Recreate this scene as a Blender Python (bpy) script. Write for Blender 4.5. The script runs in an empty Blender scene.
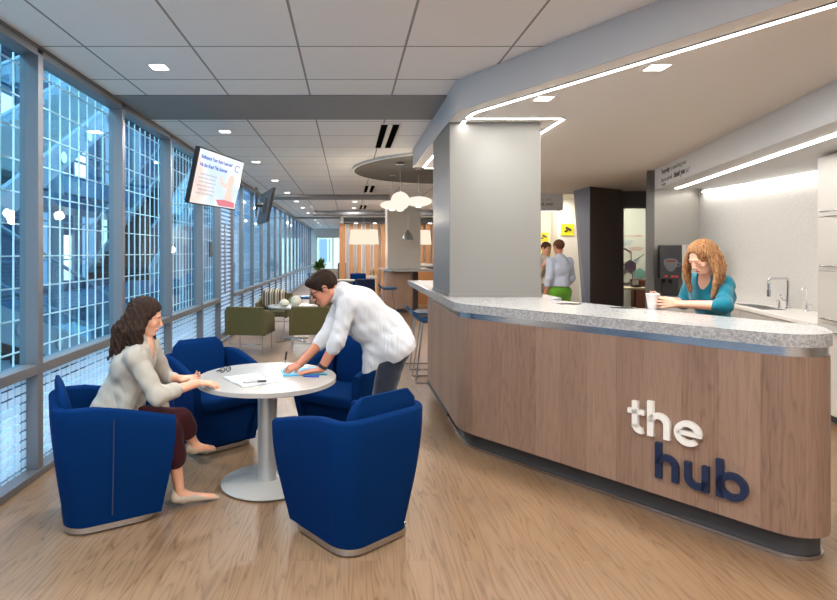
import bpy, math, random
import numpy as np
from mathutils import Vector, Matrix
random.seed(7)
PI = math.pi
SC = bpy.context.scene
COL = SC.collection
F_PX = 558.0
def R(d): return math.radians(d)

# ------------------------------------------------------------------ materials
def lin(c):
    c = c/255.0
    return c/12.92 if c <= 0.04045 else ((c+0.055)/1.055)**2.4
def rgb(r, g, b): return (lin(r), lin(g), lin(b), 1.0)
class NT:
    def __init__(s, name):
        s.m = bpy.data.materials.new(name); s.m.use_nodes = True
        s.t = s.m.node_tree; s.n = s.t.nodes; s.l = s.t.links
        s.n.clear()
        s.out = s.n.new('ShaderNodeOutputMaterial')
    def add(s, typ, ins=None, **kw):
        nd = s.n.new(typ)
        for k, v in kw.items(): setattr(nd, k, v)
        if ins:
            for k, v in ins.items(): s.set(nd, k, v)
        return nd
    def set(s, nd, k, v):
        sock = nd.inputs[k]
        if isinstance(v, bpy.types.NodeSocket): s.l.new(v, sock)
        elif isinstance(v, bpy.types.Node): s.l.new(v.outputs[0], sock)
        else: sock.default_value = v
    def math(s, op, a, b=0.0, c=0.0):
        nd = s.add('ShaderNodeMath', {0: a, 1: b, 2: c}, operation=op); return nd.outputs[0]
    def mixc(s, f, a, b):
        nd = s.add('ShaderNodeMix', data_type='RGBA')
        s.set(nd, 0, f); s.set(nd, 6, a); s.set(nd, 7, b); return nd.outputs[2]
    def surf(s, v): s.set(s.out, 'Surface', v)
    def ramp(s, f, pts):
        nd = s.add('ShaderNodeValToRGB', {0: f}); e = nd.color_ramp.elements
        while len(e) < len(pts): e.new(0.5)
        for el, (p, c) in zip(e, pts): el.position = p; el.color = c
        return nd.outputs[0]
def pbr(s, color, rough=0.5, metal=0.0, bump=None, bstr=0.2, bdist=0.01, spec=0.5, extra=None):
    b = s.add('ShaderNodeBsdfPrincipled', {'Base Color': color, 'Roughness': rough, 'Metallic': metal, 'Specular IOR Level': spec})
    if bump is not None:
        bn = s.add('ShaderNodeBump', {'Height': bump, 'Strength': bstr, 'Distance': bdist}); s.set(b, 'Normal', bn.outputs[0])
    if extra:
        for k, v in extra.items(): s.set(b, k, v)
    s.surf(b.outputs[0]); return b
M = {}
def simple(name, c, rough=0.5, metal=0.0, noise=0.0, nscale=40, bstr=0.0, spec=0.5, extra=None):
    s = NT(name); col = c
    tc = s.add('ShaderNodeTexCoord')
    nz = s.add('ShaderNodeTexNoise', {'Vector': tc.outputs['Object'], 'Scale': nscale, 'Detail': 3.0})
    if noise > 0:
        d = tuple(max(0, x*(1-noise)) for x in c[:3])+(1,); l = tuple(min(1, x*(1+noise)) for x in c[:3])+(1,)
        col = s.mixc(nz.outputs[0], d, l)
    pbr(s, col, rough, metal, nz.outputs[0] if bstr else None, bstr, 0.004, spec, extra)
    M[name] = s.m; return s.m
def emis(name, c, strength):
    s = NT(name); e = s.add('ShaderNodeEmission', {'Color': c, 'Strength': strength}); s.surf(e.outputs[0]); M[name] = s.m; return s.m

# floor: oak planks running along +Y
def mat_floor():
    s = NT('floor_oak')
    g = s.add('ShaderNodeNewGeometry'); P = g.outputs['Position']
    mp = s.add('ShaderNodeMapping', {'Vector': P, 'Rotation': (0, 0, R(90))})
    br = s.add('ShaderNodeTexBrick', {'Vector': mp.outputs[0], 'Scale': 1.0, 'Color1': (0,0,0,1), 'Color2': (1,1,1,1), 'Mortar': (0.5,0.5,0.5,1),
               'Mortar Size': 0.0010, 'Mortar Smooth': 0.0, 'Brick Width': 1.22, 'Row Height': 0.152}, offset=0.37)
    # per plank offset
    off = s.add('ShaderNodeCombineXYZ', {0: s.math('MULTIPLY', br.outputs['Color'], 7.0), 1: s.math('MULTIPLY', br.outputs['Color'], 31.0), 2: 0.0})
    v = s.add('ShaderNodeVectorMath', {0: P, 1: off.outputs[0]}, operation='ADD')
    st = s.add('ShaderNodeMapping', {'Vector': v.outputs[0], 'Scale': (1.0, 0.075, 1.0)})
    n1 = s.add('ShaderNodeTexNoise', {'Vector': st.outputs[0], 'Scale': 7.5, 'Detail': 2.5, 'Roughness': 0.55})
    rings = s.math('FRACT', s.math('MULTIPLY', n1.outputs[0], 13.0))
    rr = s.ramp(rings, [(0.0, (0.05,0.05,0.05,1)), (0.10, (0.5,0.5,0.5,1)), (0.55, (0.95,0.95,0.95,1)), (0.90, (0.72,0.72,0.72,1)), (1.0, (0.15,0.15,0.15,1))])
    st2 = s.add('ShaderNodeMapping', {'Vector': v.outputs[0], 'Scale': (1.0, 0.03, 1.0)})
    n2 = s.add('ShaderNodeTexNoise', {'Vector': st2.outputs[0], 'Scale': 160.0, 'Detail': 2.0})
    n3 = s.add('ShaderNodeTexNoise', {'Vector': st.outputs[0], 'Scale': 2.2, 'Detail': 1.0})
    base = s.mixc(rr, rgb(74, 50, 34), rgb(144, 115, 87))
    base = s.mixc(s.math('MULTIPLY', n2.outputs[0], 0.45), base, rgb(124, 95, 68))
    base = s.mixc(s.math('MULTIPLY', br.outputs['Color'], 0.34), base, rgb(146, 122, 98))
    base = s.mixc(s.math('MULTIPLY', n3.outputs[0], 0.25), base, rgb(142, 110, 80))
    base = s.mixc(s.math('MULTIPLY', br.outputs['Fac'], 0.55), base, rgb(120, 86, 56))
    pbr(s, base, 0.36, 0.0, rr, 0.05, 0.002, 0.4)
    M['floor'] = s.m
mat_floor()
# veneer with vertical grain.  uv: u = metres round the front, v = height
def mat_veneer(name, dark, mid, light, scale=1.0, uv=True, axis='Z'):
    s = NT(name); tc = s.add('ShaderNodeTexCoord')
    src = tc.outputs['UV'] if uv else tc.outputs['Object']
    sc = (1.0, 0.10, 1.0) if uv else {'Z': (1.0, 1.0, 0.10), 'Y': (1, .1, 1)}[axis]
    sep = s.add('ShaderNodeSeparateXYZ', {0: src})
    u = sep.outputs[0]
    strip = s.math('FLOOR', s.math('MULTIPLY', u, 5.2))
    wn = s.add('ShaderNodeTexWhiteNoise', {'W': strip}, noise_dimensions='1D')
    off = s.add('ShaderNodeCombineXYZ', {0: 0.0, 1: s.math('MULTIPLY', wn.outputs[0], 9.0), 2: s.math('MULTIPLY', wn.outputs[0], 4.0)})
    v = s.add('ShaderNodeVectorMath', {0: src, 1: off.outputs[0]}, operation='ADD')
    st = s.add('ShaderNodeMapping', {'Vector': v.outputs[0], 'Scale': sc})
    n1 = s.add('ShaderNodeTexNoise', {'Vector': st.outputs[0], 'Scale': 9*scale, 'Detail': 3.0})
    ring = s.math('FRACT', s.math('MULTIPLY', n1.outputs[0], 12.0))
    rr = s.ramp(ring, [(0, (0.25,0.25,0.25,1)), (0.35, (0.75,0.75,0.75,1)), (0.8, (0.85,0.85,0.85,1)), (1, (0.3,0.3,0.3,1))])
    st2 = s.add('ShaderNodeMapping', {'Vector': v.outputs[0], 'Scale': (1.0, 0.02, 1.0) if uv else (1, 1, 0.02)})
    n2 = s.add('ShaderNodeTexNoise', {'Vector': st2.outputs[0], 'Scale': 130*scale, 'Detail': 3.0})
    n3 = s.add('ShaderNodeTexNoise', {'Vector': st.outputs[0], 'Scale': 3.0*scale, 'Detail': 1.0})
    c = s.mixc(rr, dark, mid)
    c = s.mixc(s.math('MULTIPLY', n2.outputs[0], 0.7), c, light)
    c = s.mixc(s.math('MULTIPLY', wn.outputs[0], 0.4), c, light)
    c = s.mixc(s.math('MULTIPLY', n3.outputs[0], 0.35), c, dark)
    pbr(s, c, 0.38, 0.0, n2.outputs[0], 0.06, 0.002, 0.4)
    M[name] = s.m
mat_veneer('walnut', rgb(76, 54, 43), rgb(138, 107, 89), rgb(178, 150, 130))
mat_veneer('walnut_obj', rgb(112, 84, 66), rgb(160, 126, 102), rgb(178, 148, 124), uv=False)
mat_veneer('ash_orange', rgb(136, 88, 54), rgb(172, 118, 74), rgb(192, 142, 96), uv=False)
# stone
def mat_stone(name, a, b, c, rough=0.18):
    s = NT(name); tc = s.add('ShaderNodeTexCoord')
    v1 = s.add('ShaderNodeTexVoronoi', {'Vector': tc.outputs['Object'], 'Scale': 190.0})
    n1 = s.add('ShaderNodeTexNoise', {'Vector': tc.outputs['Object'], 'Scale': 55.0, 'Detail': 5.0, 'Roughness': 0.7})
    n2 = s.add('ShaderNodeTexNoise', {'Vector': tc.outputs['Object'], 'Scale': 14.0, 'Detail': 4.0})
    k = s.mixc(s.ramp(n1.outputs[0], [(0.40, (0,0,0,1)), (0.62, (1,1,1,1))]), a, b)
    k = s.mixc(s.ramp(v1.outputs['Color'], [(0.12, (1,1,1,1)), (0.25, (0,0,0,1))]), k, c)
    k = s.mixc(s.math('MULTIPLY', n2.outputs[0], 0.3), k, b)
    pbr(s, k, rough, 0.0)
    M[name] = s.m
mat_stone('stone', rgb(142, 142, 143), rgb(188, 188, 187), rgb(104, 104, 106))
def mat_fabric(name, a, b, scale=900, rough=0.9, sheen=0.3, bstr=0.25, wr=0.0):
    s = NT(name); tc = s.add('ShaderNodeTexCoord')
    n = s.add('ShaderNodeTexNoise', {'Vector': tc.outputs['Object'], 'Scale': float(scale), 'Detail': 2.0})
    n2 = s.add('ShaderNodeTexNoise', {'Vector': tc.outputs['Object'], 'Scale': 6.0, 'Detail': 3.0})
    c = s.mixc(n.outputs[0], a, b)
    c = s.mixc(s.math('MULTIPLY', n2.outputs[0], 0.2), c, b)
    bs = pbr(s, c, rough, 0.0, n.outputs[0], bstr, 0.002, 0.25 if sheen else 0.08, {'Sheen Weight': sheen, 'Sheen Roughness': 0.5})
    if wr:
        mp = s.add('ShaderNodeMapping', {'Vector': tc.outputs['Object'], 'Rotation': (.3, .7, .2), 'Scale': (1, 1, .32)})
        w1 = s.add('ShaderNodeTexNoise', {'Vector': mp.outputs[0], 'Scale': 9.0, 'Detail': 1.0, 'Distortion': .9})
        rg = s.math('ABSOLUTE', s.math('SUBTRACT', w1.outputs[0], .5)); b2 = s.add('ShaderNodeBump', {'Height': rg, 'Strength': wr, 'Distance': .06})
        s.set(bs, 'Normal', b2.outputs[0])
    M[name] = s.m
mat_fabric('blue_wool', rgb(0, 30, 68), rgb(0, 44, 98), 500, sheen=0.0, bstr=.1)
mat_fabric('olive', rgb(78, 74, 44), rgb(98, 92, 56), 500, sheen=.1)
mat_fabric('navy', rgb(18, 28, 52), rgb(26, 40, 72), 500)
mat_fabric('grey_wool', rgb(120, 112, 100), rgb(150, 142, 128), 400)
mat_fabric('blazer', rgb(142, 136, 126), rgb(186, 181, 170), 420, sheen=0.1, wr=.35)
mat_fabric('maroon', rgb(44, 10, 16), rgb(62, 16, 24), 500, sheen=.05)
mat_fabric('denim', rgb(22, 27, 38), rgb(38, 44, 58), 700, wr=.3)
mat_fabric('white_cotton', rgb(186, 187, 190), rgb(200, 201, 204), 900, sheen=0.05, bstr=0.1, wr=.38)
mat_fabric('teal', rgb(8, 92, 112), rgb(18, 118, 138), 900, sheen=0.2, wr=.35)
mat_fabric('green_cotton', rgb(74, 128, 24), rgb(96, 154, 38), 500)
mat_fabric('grey_blue_shirt', rgb(148, 156, 174), rgb(184, 190, 204), 500, wr=.4)
mat_fabric('beige_shirt', rgb(190, 176, 158), rgb(214, 202, 184), 500)
def mat_stripe(name):
    s = NT(name); tc = s.add('ShaderNodeTexCoord'); sep = s.add('ShaderNodeSeparateXYZ', {0: tc.outputs['Object']})
    f = s.math('FRACT', s.math('MULTIPLY', sep.outputs[0], 9.0))
    nd = s.add('ShaderNodeValToRGB', {0: f}); e = nd.color_ramp; e.interpolation = 'CONSTANT'
    cols = [(0, rgb(205,190,160)), (.2, rgb(110,92,70)), (.38, rgb(226,220,205)), (.6, rgb(150,120,90)), (.8, rgb(70,62,54))]
    while len(e.elements) < 5: e.elements.new(.5)
    for el, (p, c) in zip(e.elements, cols): el.position = p; el.color = c
    pbr(s, nd.outputs[0], 0.9); M[name] = s.m
mat_stripe('stripes')
# ceilings
def mat_ceiling():
    s = NT('ceiling_tile'); g = s.add('ShaderNodeNewGeometry'); sep = s.add('ShaderNodeSeparateXYZ', {0: g.outputs['Position']})
    def line(v, o, p, w):
        f = s.math('FRACT', s.math('DIVIDE', s.math('SUBTRACT', v, o), p))
        d = s.math('MULTIPLY', s.math('MINIMUM', f, s.math('SUBTRACT', 1.0, f)), p)
        return s.math('LESS_THAN', d, w)
    lx = line(sep.outputs[0], -1.885, 0.765, 0.0085); ly = line(sep.outputs[1], 3.99, 0.765, 0.0085)
    ln = s.math('MAXIMUM', lx, ly)
    n = s.add('ShaderNodeTexNoise', {'Vector': g.outputs['Position'], 'Scale': 180.0, 'Detail': 3.0})
    base = s.mixc(n.outputs[0], rgb(234, 232, 229), rgb(248, 247, 245))
    c = s.mixc(s.math('MULTIPLY', ln, 0.72), base, rgb(92, 90, 88))
    pbr(s, c, 0.9, 0.0, n.outputs[0], 0.15, 0.003, 0.1); M['ceiling_tile'] = s.m
mat_ceiling()
simple('soffit', rgb(236, 232, 225), 0.85)
simple('fascia', rgb(204, 206, 208), 0.5)
simple('band_grey', rgb(138, 138, 138), 0.8)
simple('wall_white', rgb(222, 219, 212), 0.8)
simple('wall_warm', rgb(226, 210, 188), 0.8)
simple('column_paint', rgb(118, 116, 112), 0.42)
simple('column_paint_brightened', rgb(196, 188, 176), 0.42)  # lighter copy of the column paint, makes up for weak light far back
simple('shoe_beige', rgb(176, 164, 146), 0.35)
simple('panel_grey', rgb(172, 168, 161), 0.35, 0.3)
simple('dark_wall', rgb(98, 96, 94), 0.6)
simple('pillar_blue', rgb(112, 122, 142), 0.5)
simple('pillar_brown', rgb(92, 80, 74), 0.6)
simple('aluminium', rgb(122, 123, 127), 0.42, 0.45)
simple('steel', rgb(190, 190, 192), 0.24, 1.0, 0.08, 60)
simple('chrome', rgb(220, 220, 222), 0.12, 1.0)
simple('kick_dark', rgb(66, 66, 68), 0.5, 0.2)
simple('kick_wall', rgb(100, 88, 76), 0.6)
simple('black', rgb(24, 24, 26), 0.4)
simple('slot_black', rgb(14, 14, 14), 1.0, spec=0.0)
simple('black_gloss', rgb(18, 18, 20), 0.15)
simple('white_gloss', rgb(170, 165, 158), 0.25)
simple('white_matte', rgb(236, 234, 228), 0.7)
simple('cream', rgb(234, 228, 208), 0.6)
simple('letter_white', rgb(240, 238, 232), 0.4)
simple('letter_navy', rgb(20, 38, 70), 0.45)
simple('table_metal', rgb(196, 196, 194), 0.3, 0.5)
simple('cabinet', rgb(196, 192, 186), 0.4)
simple('worktop', rgb(236, 232, 226), 0.2)
simple('disc_grey', rgb(84, 80, 74), 0.7)
simple('shade_grey', rgb(128, 128, 126), 0.35, 0.4)
simple('stair_paint', rgb(104, 118, 132), 0.5)
simple('stair_under', rgb(34, 36, 42), 0.7)
simple('facade_frame', rgb(92, 116, 136), 0.5)
simple('facade_dark', rgb(18, 48, 80), 0.3)
simple('facade_blue', rgb(40, 72, 104), 0.3)
simple('ground_out', rgb(206, 208, 208), 0.8)
simple('wire', rgb(244, 246, 248), 0.5)
simple('wire_dark', rgb(60, 72, 84), 0.5)
simple('seat_blue', rgb(10, 84, 132), 0.4)
simple('leaf', rgb(78, 112, 36), 0.5, 0.0, 0.4, 12)
simple('atrium_blue', rgb(60, 112, 156), 0.6)
simple('folder_cyan', rgb(52, 170, 208), 0.4)
simple('paper', rgb(206, 209, 214), 0.7)
simple('pen_blue', rgb(30, 60, 170), 0.3)
simple('hex_plum', rgb(62, 44, 60), 0.6)
simple('hex_green', rgb(104, 150, 136), 0.6)
simple('whiteboard', rgb(196, 198, 182), 0.4)
simple('ink_red', rgb(205, 96, 84), 0.6)
simple('ink_blue', rgb(120, 170, 200), 0.6)
simple('ink_grey', rgb(96, 94, 92), 0.6)
simple('ink_light', rgb(150, 147, 143), 0.6)
simple('yellow', rgb(216, 204, 30), 0.6)
simple('desk', rgb(200, 182, 150), 0.5)
simple('red_brown', rgb(110, 50, 34), 0.6)
simple('cup', rgb(244, 240, 236), 0.5)
simple('red', rgb(190, 40, 34), 0.4)
def mat_skin(name, c, c2):
    s = NT(name); tc = s.add('ShaderNodeTexCoord')
    n = s.add('ShaderNodeTexNoise', {'Vector': tc.outputs['Object'], 'Scale': 18.0, 'Detail': 3.0})
    pbr(s, s.mixc(n.outputs[0], c, c2), 0.5, 0.0, None, 0, 0, 0.4, {'Subsurface Weight': 0.08, 'Subsurface Radius': (0.02, 0.008, 0.004), 'Subsurface Scale': 0.5})
    M[name] = s.m
mat_skin('skin_light', rgb(226, 174, 146), rgb(214, 156, 128))
mat_skin('skin_man', rgb(196, 134, 106), rgb(182, 118, 92))
mat_skin('skin_pale', rgb(236, 188, 160), rgb(224, 170, 142))
simple('lips', rgb(190, 92, 88), 0.4)
simple('eye_white', rgb(236, 232, 228), 0.2)
simple('eye_dark', rgb(40, 28, 22), 0.2)
def mat_hair(name, a, b):
    s = NT(name); tc = s.add('ShaderNodeTexCoord')
    mp = s.add('ShaderNodeMapping', {'Vector': tc.outputs['Object'], 'Scale': (1, 1, 0.12)})
    n = s.add('ShaderNodeTexNoise', {'Vector': mp.outputs[0], 'Scale': 130.0, 'Detail': 3.0})
    n2 = s.add('ShaderNodeTexNoise', {'Vector': mp.outputs[0], 'Scale': 30.0, 'Detail': 2.0})
    c = s.mixc(s.ramp(n.outputs[0], [(.3, (0,0,0,1)), (.7, (1,1,1,1))]), a, b)
    c = s.mixc(s.math('MULTIPLY', n2.outputs[0], .5), c, a)
    pbr(s, c, 0.62, 0.0, n.outputs[0], 0.5, 0.006, 0.12); M[name] = s.m
mat_hair('hair_dark', rgb(34, 24, 20), rgb(70, 52, 42))
mat_hair('hair_brown', rgb(26, 18, 14), rgb(52, 35, 25))
mat_hair('hair_blond', rgb(92, 58, 36), rgb(190, 142, 98))
mat_hair('hair_short', rgb(70, 46, 32), rgb(108, 74, 52))
def schlick(s, f0=.05):
    lw = s.add('ShaderNodeNewGeometry'); dp = s.add('ShaderNodeVectorMath', {0: lw.outputs['Normal'], 1: lw.outputs['Incoming']}, operation='DOT_PRODUCT')
    c_ = s.math('ABSOLUTE', dp.outputs['Value']); return s.math('ADD', s.math('MULTIPLY', s.math('POWER', s.math('SUBTRACT', 1.0, c_), 5.0), .55), f0)
def mat_glass(name, tint, ior=1.5, k=0.0, kcol=(1,1,1,1), refl=1.0):
    s = NT(name)
    fr = schlick(s, .035)
    t = s.add('ShaderNodeBsdfTransparent', {'Color': tint}); g = s.add('ShaderNodeBsdfGlossy', {'Color': (refl, refl, refl, 1), 'Roughness': 0.0})
    mx = s.add('ShaderNodeMixShader', {0: fr, 1: t.outputs[0], 2: g.outputs[0]})
    s.surf(mx.outputs[0]); M[name] = s.m; return s, mx
mat_glass('glass', (0.80, 0.93, 0.98, 1), 1.5)
mat_glass('clear_glass', (0.93, 0.94, 0.93, 1), 1.5, refl=.6)
def mat_frit(name, px, pz, gap, amount, col):
    s = NT(name); g = s.add('ShaderNodeNewGeometry'); sep = s.add('ShaderNodeSeparateXYZ', {0: g.outputs['Position']})
    def cell(v, p, gp):
        f = s.math('FRACT', s.math('DIVIDE', v, p)); return s.math('GREATER_THAN', f, gp)
    sq = cell(sep.outputs[2], pz, gap) if px is None else s.math('MULTIPLY', cell(sep.outputs[1], px, gap), cell(sep.outputs[2], pz, gap))
    fr = schlick(s, .04)
    t = s.add('ShaderNodeBsdfTransparent', {'Color': (0.80, 0.9, 0.98, 1)}); gl = s.add('ShaderNodeBsdfGlossy', {'Roughness': 0.0})
    mx = s.add('ShaderNodeMixShader', {0: fr, 1: t.outputs[0], 2: gl.outputs[0]})
    d = s.add('ShaderNodeBsdfDiffuse', {'Color': col}); tr = s.add('ShaderNodeBsdfTranslucent', {'Color': col})
    dm = s.add('ShaderNodeMixShader', {0: 0.7, 1: d.outputs[0], 2: tr.outputs[0]})
    fin = s.add('ShaderNodeMixShader', {0: s.math('MULTIPLY', sq, amount), 1: mx.outputs[0], 2: dm.outputs[0]})
    s.surf(fin.outputs[0]); M[name] = s.m
mat_frit('frit_square', 0.078, 0.066, 0.22, 0.85, (0.92, 0.96, 1.0, 1))
mat_frit('frit_line', None, 0.075, 0.45, 0.8, (0.92, 0.96, 1.0, 1))
def mat_plaster():
    s = NT('backsplash'); tc = s.add('ShaderNodeTexCoord')
    n = s.add('ShaderNodeTexNoise', {'Vector': tc.outputs['Object'], 'Scale': 38.0, 'Detail': 4.0})
    pbr(s, s.mixc(n.outputs[0], rgb(196, 193, 188), rgb(212, 210, 206)), 0.6, 0.0, n.outputs[0], 0.5, 0.008, 0.3); M['backsplash'] = s.m
mat_plaster()
emis('led', (1, 0.97, 0.92, 1), 9.0)
emis('led_warm', (1, 0.93, 0.84, 1), 4.0)
emis('led_blue', (0.35, 0.6, 1.0, 1), 0.35)
emis('downlight', (1, 0.97, 0.94, 1), 5.0)
emis('lamp_shade', (1.0, 0.83, 0.65, 1), .66)
emis('lamp_globe', (1.0, 0.90, 0.77, 1), .66)
emis('lit_window', (0.8, 0.93, 1.0, 1), 1.5)
emis('lit_blue', (0.25, 0.5, 0.8, 1), 0.8)

# ------------------------------------------------------------------ mesh builder
class MB:
    def __init__(s): s.v = []; s.f = []; s.uv = {}
    def add(s, vs, fs):
        o = len(s.v); s.v += [tuple(map(float, p)) for p in vs]; s.f += [tuple(i+o for i in f) for f in fs]; return s
    def box(s, c, d, rz=0.0, rx=0.0, ry=0.0):
        m = Matrix.Translation(c) @ Matrix.Rotation(rz, 4, 'Z') @ Matrix.Rotation(ry, 4, 'Y') @ Matrix.Rotation(rx, 4, 'X')
        vs = [m @ Vector((x*d[0]/2, y*d[1]/2, z*d[2]/2)) for x in (-1, 1) for y in (-1, 1) for z in (-1, 1)]
        return s.add(vs, [(0,1,3,2), (4,6,7,5), (0,4,5,1), (2,3,7,6), (0,2,6,4), (1,5,7,3)])
    def bb(s, x0, x1, y0, y1, z0, z1): return s.box(((x0+x1)/2, (y0+y1)/2, (z0+z1)/2), (abs(x1-x0), abs(y1-y0), abs(z1-z0)))
    def prism(s, pts, z0, z1, pts2=None):          # plan polygon extruded up
        n = len(pts); p2 = pts2 or pts
        a = sum(pts[i][0]*pts[(i+1) % n][1]-pts[(i+1) % n][0]*pts[i][1] for i in range(n))
        if a < 0: pts = pts[::-1]; p2 = p2[::-1]
        vs = [(x, y, z0) for x, y in pts]+[(x, y, z1) for x, y in p2]
        fs = [tuple(range(n))[::-1], tuple(range(n, 2*n))]+[(i, (i+1) % n, n+(i+1) % n, n+i) for i in range(n)]
        return s.add(vs, fs)
    def rings(s, rings, close=True, cap=True):      # list of equally long rings
        n = len(rings[0]); o = len(s.v)
        vs = [p for r in rings for p in r]; fs = []
        for k in range(len(rings)-1):
            for i in range(n if close else n-1):
                j = (i+1) % n; fs.append((k*n+i, k*n+j, (k+1)*n+j, (k+1)*n+i))
        if cap: fs.append(tuple(range(n))[::-1]); fs.append(tuple(range((len(rings)-1)*n, len(rings)*n)))
        return s.add(vs, fs)
    def lathe(s, prof, c=(0,0,0), n=48, cap=True):
        return s.rings([[(c[0]+r*math.cos(2*PI*i/n), c[1]+r*math.sin(2*PI*i/n), c[2]+z) for i in range(n)] for r, z in prof], cap=cap)
    def tube(s, pts, r, n=10, closed=False):
        pts = [Vector(p) for p in pts]; rr = r if isinstance(r, (list, tuple)) else [r]*len(pts)
        rg = []; prev = None
        for i, p in enumerate(pts):
            if closed: d = pts[(i+1) % len(pts)]-pts[i-1]
            else: d = pts[min(i+1, len(pts)-1)]-pts[max(i-1, 0)]
            d.normalize()
            if prev is None:
                a = Vector((0,0,1)) if abs(d.z) < .9 else Vector((1,0,0)); u = d.cross(a).normalized()
            else: u = (prev-d*prev.dot(d)).normalized()
            prev = u; w = d.cross(u)
            rg.append([p+u*rr[i]*math.cos(2*PI*k/n)+w*rr[i]*math.sin(2*PI*k/n) for k in range(n)])
        if closed: rg.append(rg[0]); return s.rings(rg, cap=False)
        return s.rings(rg)
    def ell(s, c, r, n=24, m=14):
        pr = [(math.cos(-PI/2+PI*i/m), math.sin(-PI/2+PI*i/m)) for i in range(m+1)]
        rg = [[(c[0]+r[0]*max(a, .002)*math.cos(2*PI*k/n), c[1]+r[1]*max(a, .002)*math.sin(2*PI*k/n), c[2]+r[2]*b) for k in range(n)] for a, b in pr]
        return s.rings(rg)
    def xf(s, m):
        s.v = [tuple(m @ Vector(p)) for p in s.v]; return s
    def build(s, name, mat, parent=None, smooth=False, bevel=0.0, seg=2, loc=None, uvs=None, angle=40):
        me = bpy.data.meshes.new(name); me.from_pydata(s.v, [], s.f); me.update()
        if mat: me.materials.append(M[mat] if isinstance(mat, str) else mat)
        ob = bpy.data.objects.new(name, me); COL.objects.link(ob)
        if smooth:
            me.polygons.foreach_set('use_smooth', [True]*len(me.polygons))
            me.set_sharp_from_angle(angle=R(angle))
        if bevel > 0:
            b = ob.modifiers.new('bevel', 'BEVEL'); b.width = bevel; b.segments = seg; b.limit_method = 'ANGLE'; b.angle_limit = R(35)
            b.harden_normals = False
        if parent is not None: ob.parent = parent
        if loc: ob.location = loc
        return ob
def tag(o, label=None, cat=None, group=None, kind=None):
    if label: o['label'] = label
    if cat: o['category'] = cat
    if group: o['group'] = group
    if kind: o['kind'] = kind
    return o
def thing(name, label, cat, loc=(0,0,0), rz=0.0, group=None):
    o = bpy.data.objects.new(name, None); COL.objects.link(o); o.location = loc; o.rotation_euler = (0, 0, rz)
    o.empty_display_size = .1
    return tag(o, label, cat, group)
def struct(name, mb, mat, parent=None, **kw):
    o = mb.build(name, mat, parent, **kw)
    if parent is None: o['kind'] = 'structure'
    return o
def dup(root, loc=None, rz=None, label=None, group=None):
    r = root.copy(); COL.objects.link(r)
    if loc is not None: r.location = loc
    if rz is not None: r.rotation_euler = (0, 0, rz)
    if label: r['label'] = label
    if group: r['group'] = group
    def rec(a, b):
        for ch in list(a.children):
            c = ch.copy(); COL.objects.link(c); c.parent = b; rec(ch, c)
    rec(root, r); return r
def rounded(poly, radii, seg=10):
    out = []; n = len(poly)
    for i in range(n):
        p = Vector(poly[i]).to_2d(); a = Vector(poly[i-1]).to_2d(); b = Vector(poly[(i+1) % n]).to_2d(); r = radii[i]
        if r <= 0: out.append((p.x, p.y)); continue
        u = (a-p).normalized(); w = (b-p).normalized(); ang = u.angle(w); t = r/math.tan(ang/2)
        bis = (u+w).normalized(); c = p+bis*(r/math.sin(ang/2)); s0 = p+u*t-c; s1 = p+w*t-c
        a0 = math.atan2(s0.y, s0.x); da = math.atan2(s0.x*s1.y-s0.y*s1.x, s0.dot(s1))
        for k in range(seg+1):
            q = a0+da*k/seg; out.append((c.x+r*math.cos(q), c.y+r*math.sin(q)))
    return out
def flat_text(body, size, name, mat, parent, mtx, ext=0.001, bold=0.0, shear=0.0, align='LEFT', spacing=1.0):
    cu = bpy.data.curves.new(name, 'FONT'); cu.body = body; cu.size = size; cu.extrude = ext; cu.offset = bold; cu.shear = shear; cu.align_x = align
    cu.space_character = spacing; cu.resolution_u = 4
    tmp = bpy.data.objects.new('tmp', cu); COL.objects.link(tmp)
    dg = bpy.context.evaluated_depsgraph_get(); me = bpy.data.meshes.new_from_object(tmp.evaluated_get(dg)); bpy.data.objects.remove(tmp)
    me.materials.clear(); me.materials.append(M[mat]); me.transform(mtx)
    o = bpy.data.objects.new(name, me); COL.objects.link(o)
    if parent is not None: o.parent = parent
    return o
def frame_mtx(origin, xdir, ydir):
    x = Vector(xdir).normalized(); y = Vector(ydir).normalized(); z = x.cross(y)
    m = Matrix.Identity(4)
    for i in range(3): m[i][0] = x[i]; m[i][1] = y[i]; m[i][2] = z[i]; m[i][3] = origin[i]
    return m
# ------------------------------------------------------------------ camera, world
cam = bpy.data.cameras.new('camera'); cam.lens = 24.0; cam.sensor_width = 36.0; cam.sensor_fit = 'HORIZONTAL'
cam.shift_x = (418.5-348)/837.0; cam.shift_y = (252-300)/837.0; cam.clip_start = 0.05; cam.clip_end = 200
co = bpy.data.objects.new('camera', cam); COL.objects.link(co); co.location = (0, 0, 1.6); co.rotation_euler = (PI/2, 0, 0); SC.camera = co
w = bpy.data.worlds.new('sky'); SC.world = w; w.use_nodes = True; wn = w.node_tree.nodes; wn.clear()
wo = wn.new('ShaderNodeOutputWorld'); wb = wn.new('ShaderNodeBackground'); wr = wn.new('ShaderNodeValToRGB'); wt = wn.new('ShaderNodeTexCoord'); ws = wn.new('ShaderNodeSeparateXYZ')
w.node_tree.links.new(wt.outputs['Generated'], ws.inputs[0]); w.node_tree.links.new(ws.outputs[2], wr.inputs[0]); w.node_tree.links.new(wr.outputs[0], wb.inputs[0]); w.node_tree.links.new(wb.outputs[0], wo.inputs[0])
wr.color_ramp.elements[0].color = (0.30, 0.60, 0.80, 1); wr.color_ramp.elements[1].color = (0.42, 0.74, 1.0, 1); wb.inputs[1].default_value = 3.7
SC.view_settings.view_transform = 'Standard'; SC.view_settings.look = 'None'; SC.view_settings.gamma = 1.0; SC.view_settings.exposure = 0.70
SC.view_settings.use_curve_mapping = False
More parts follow.
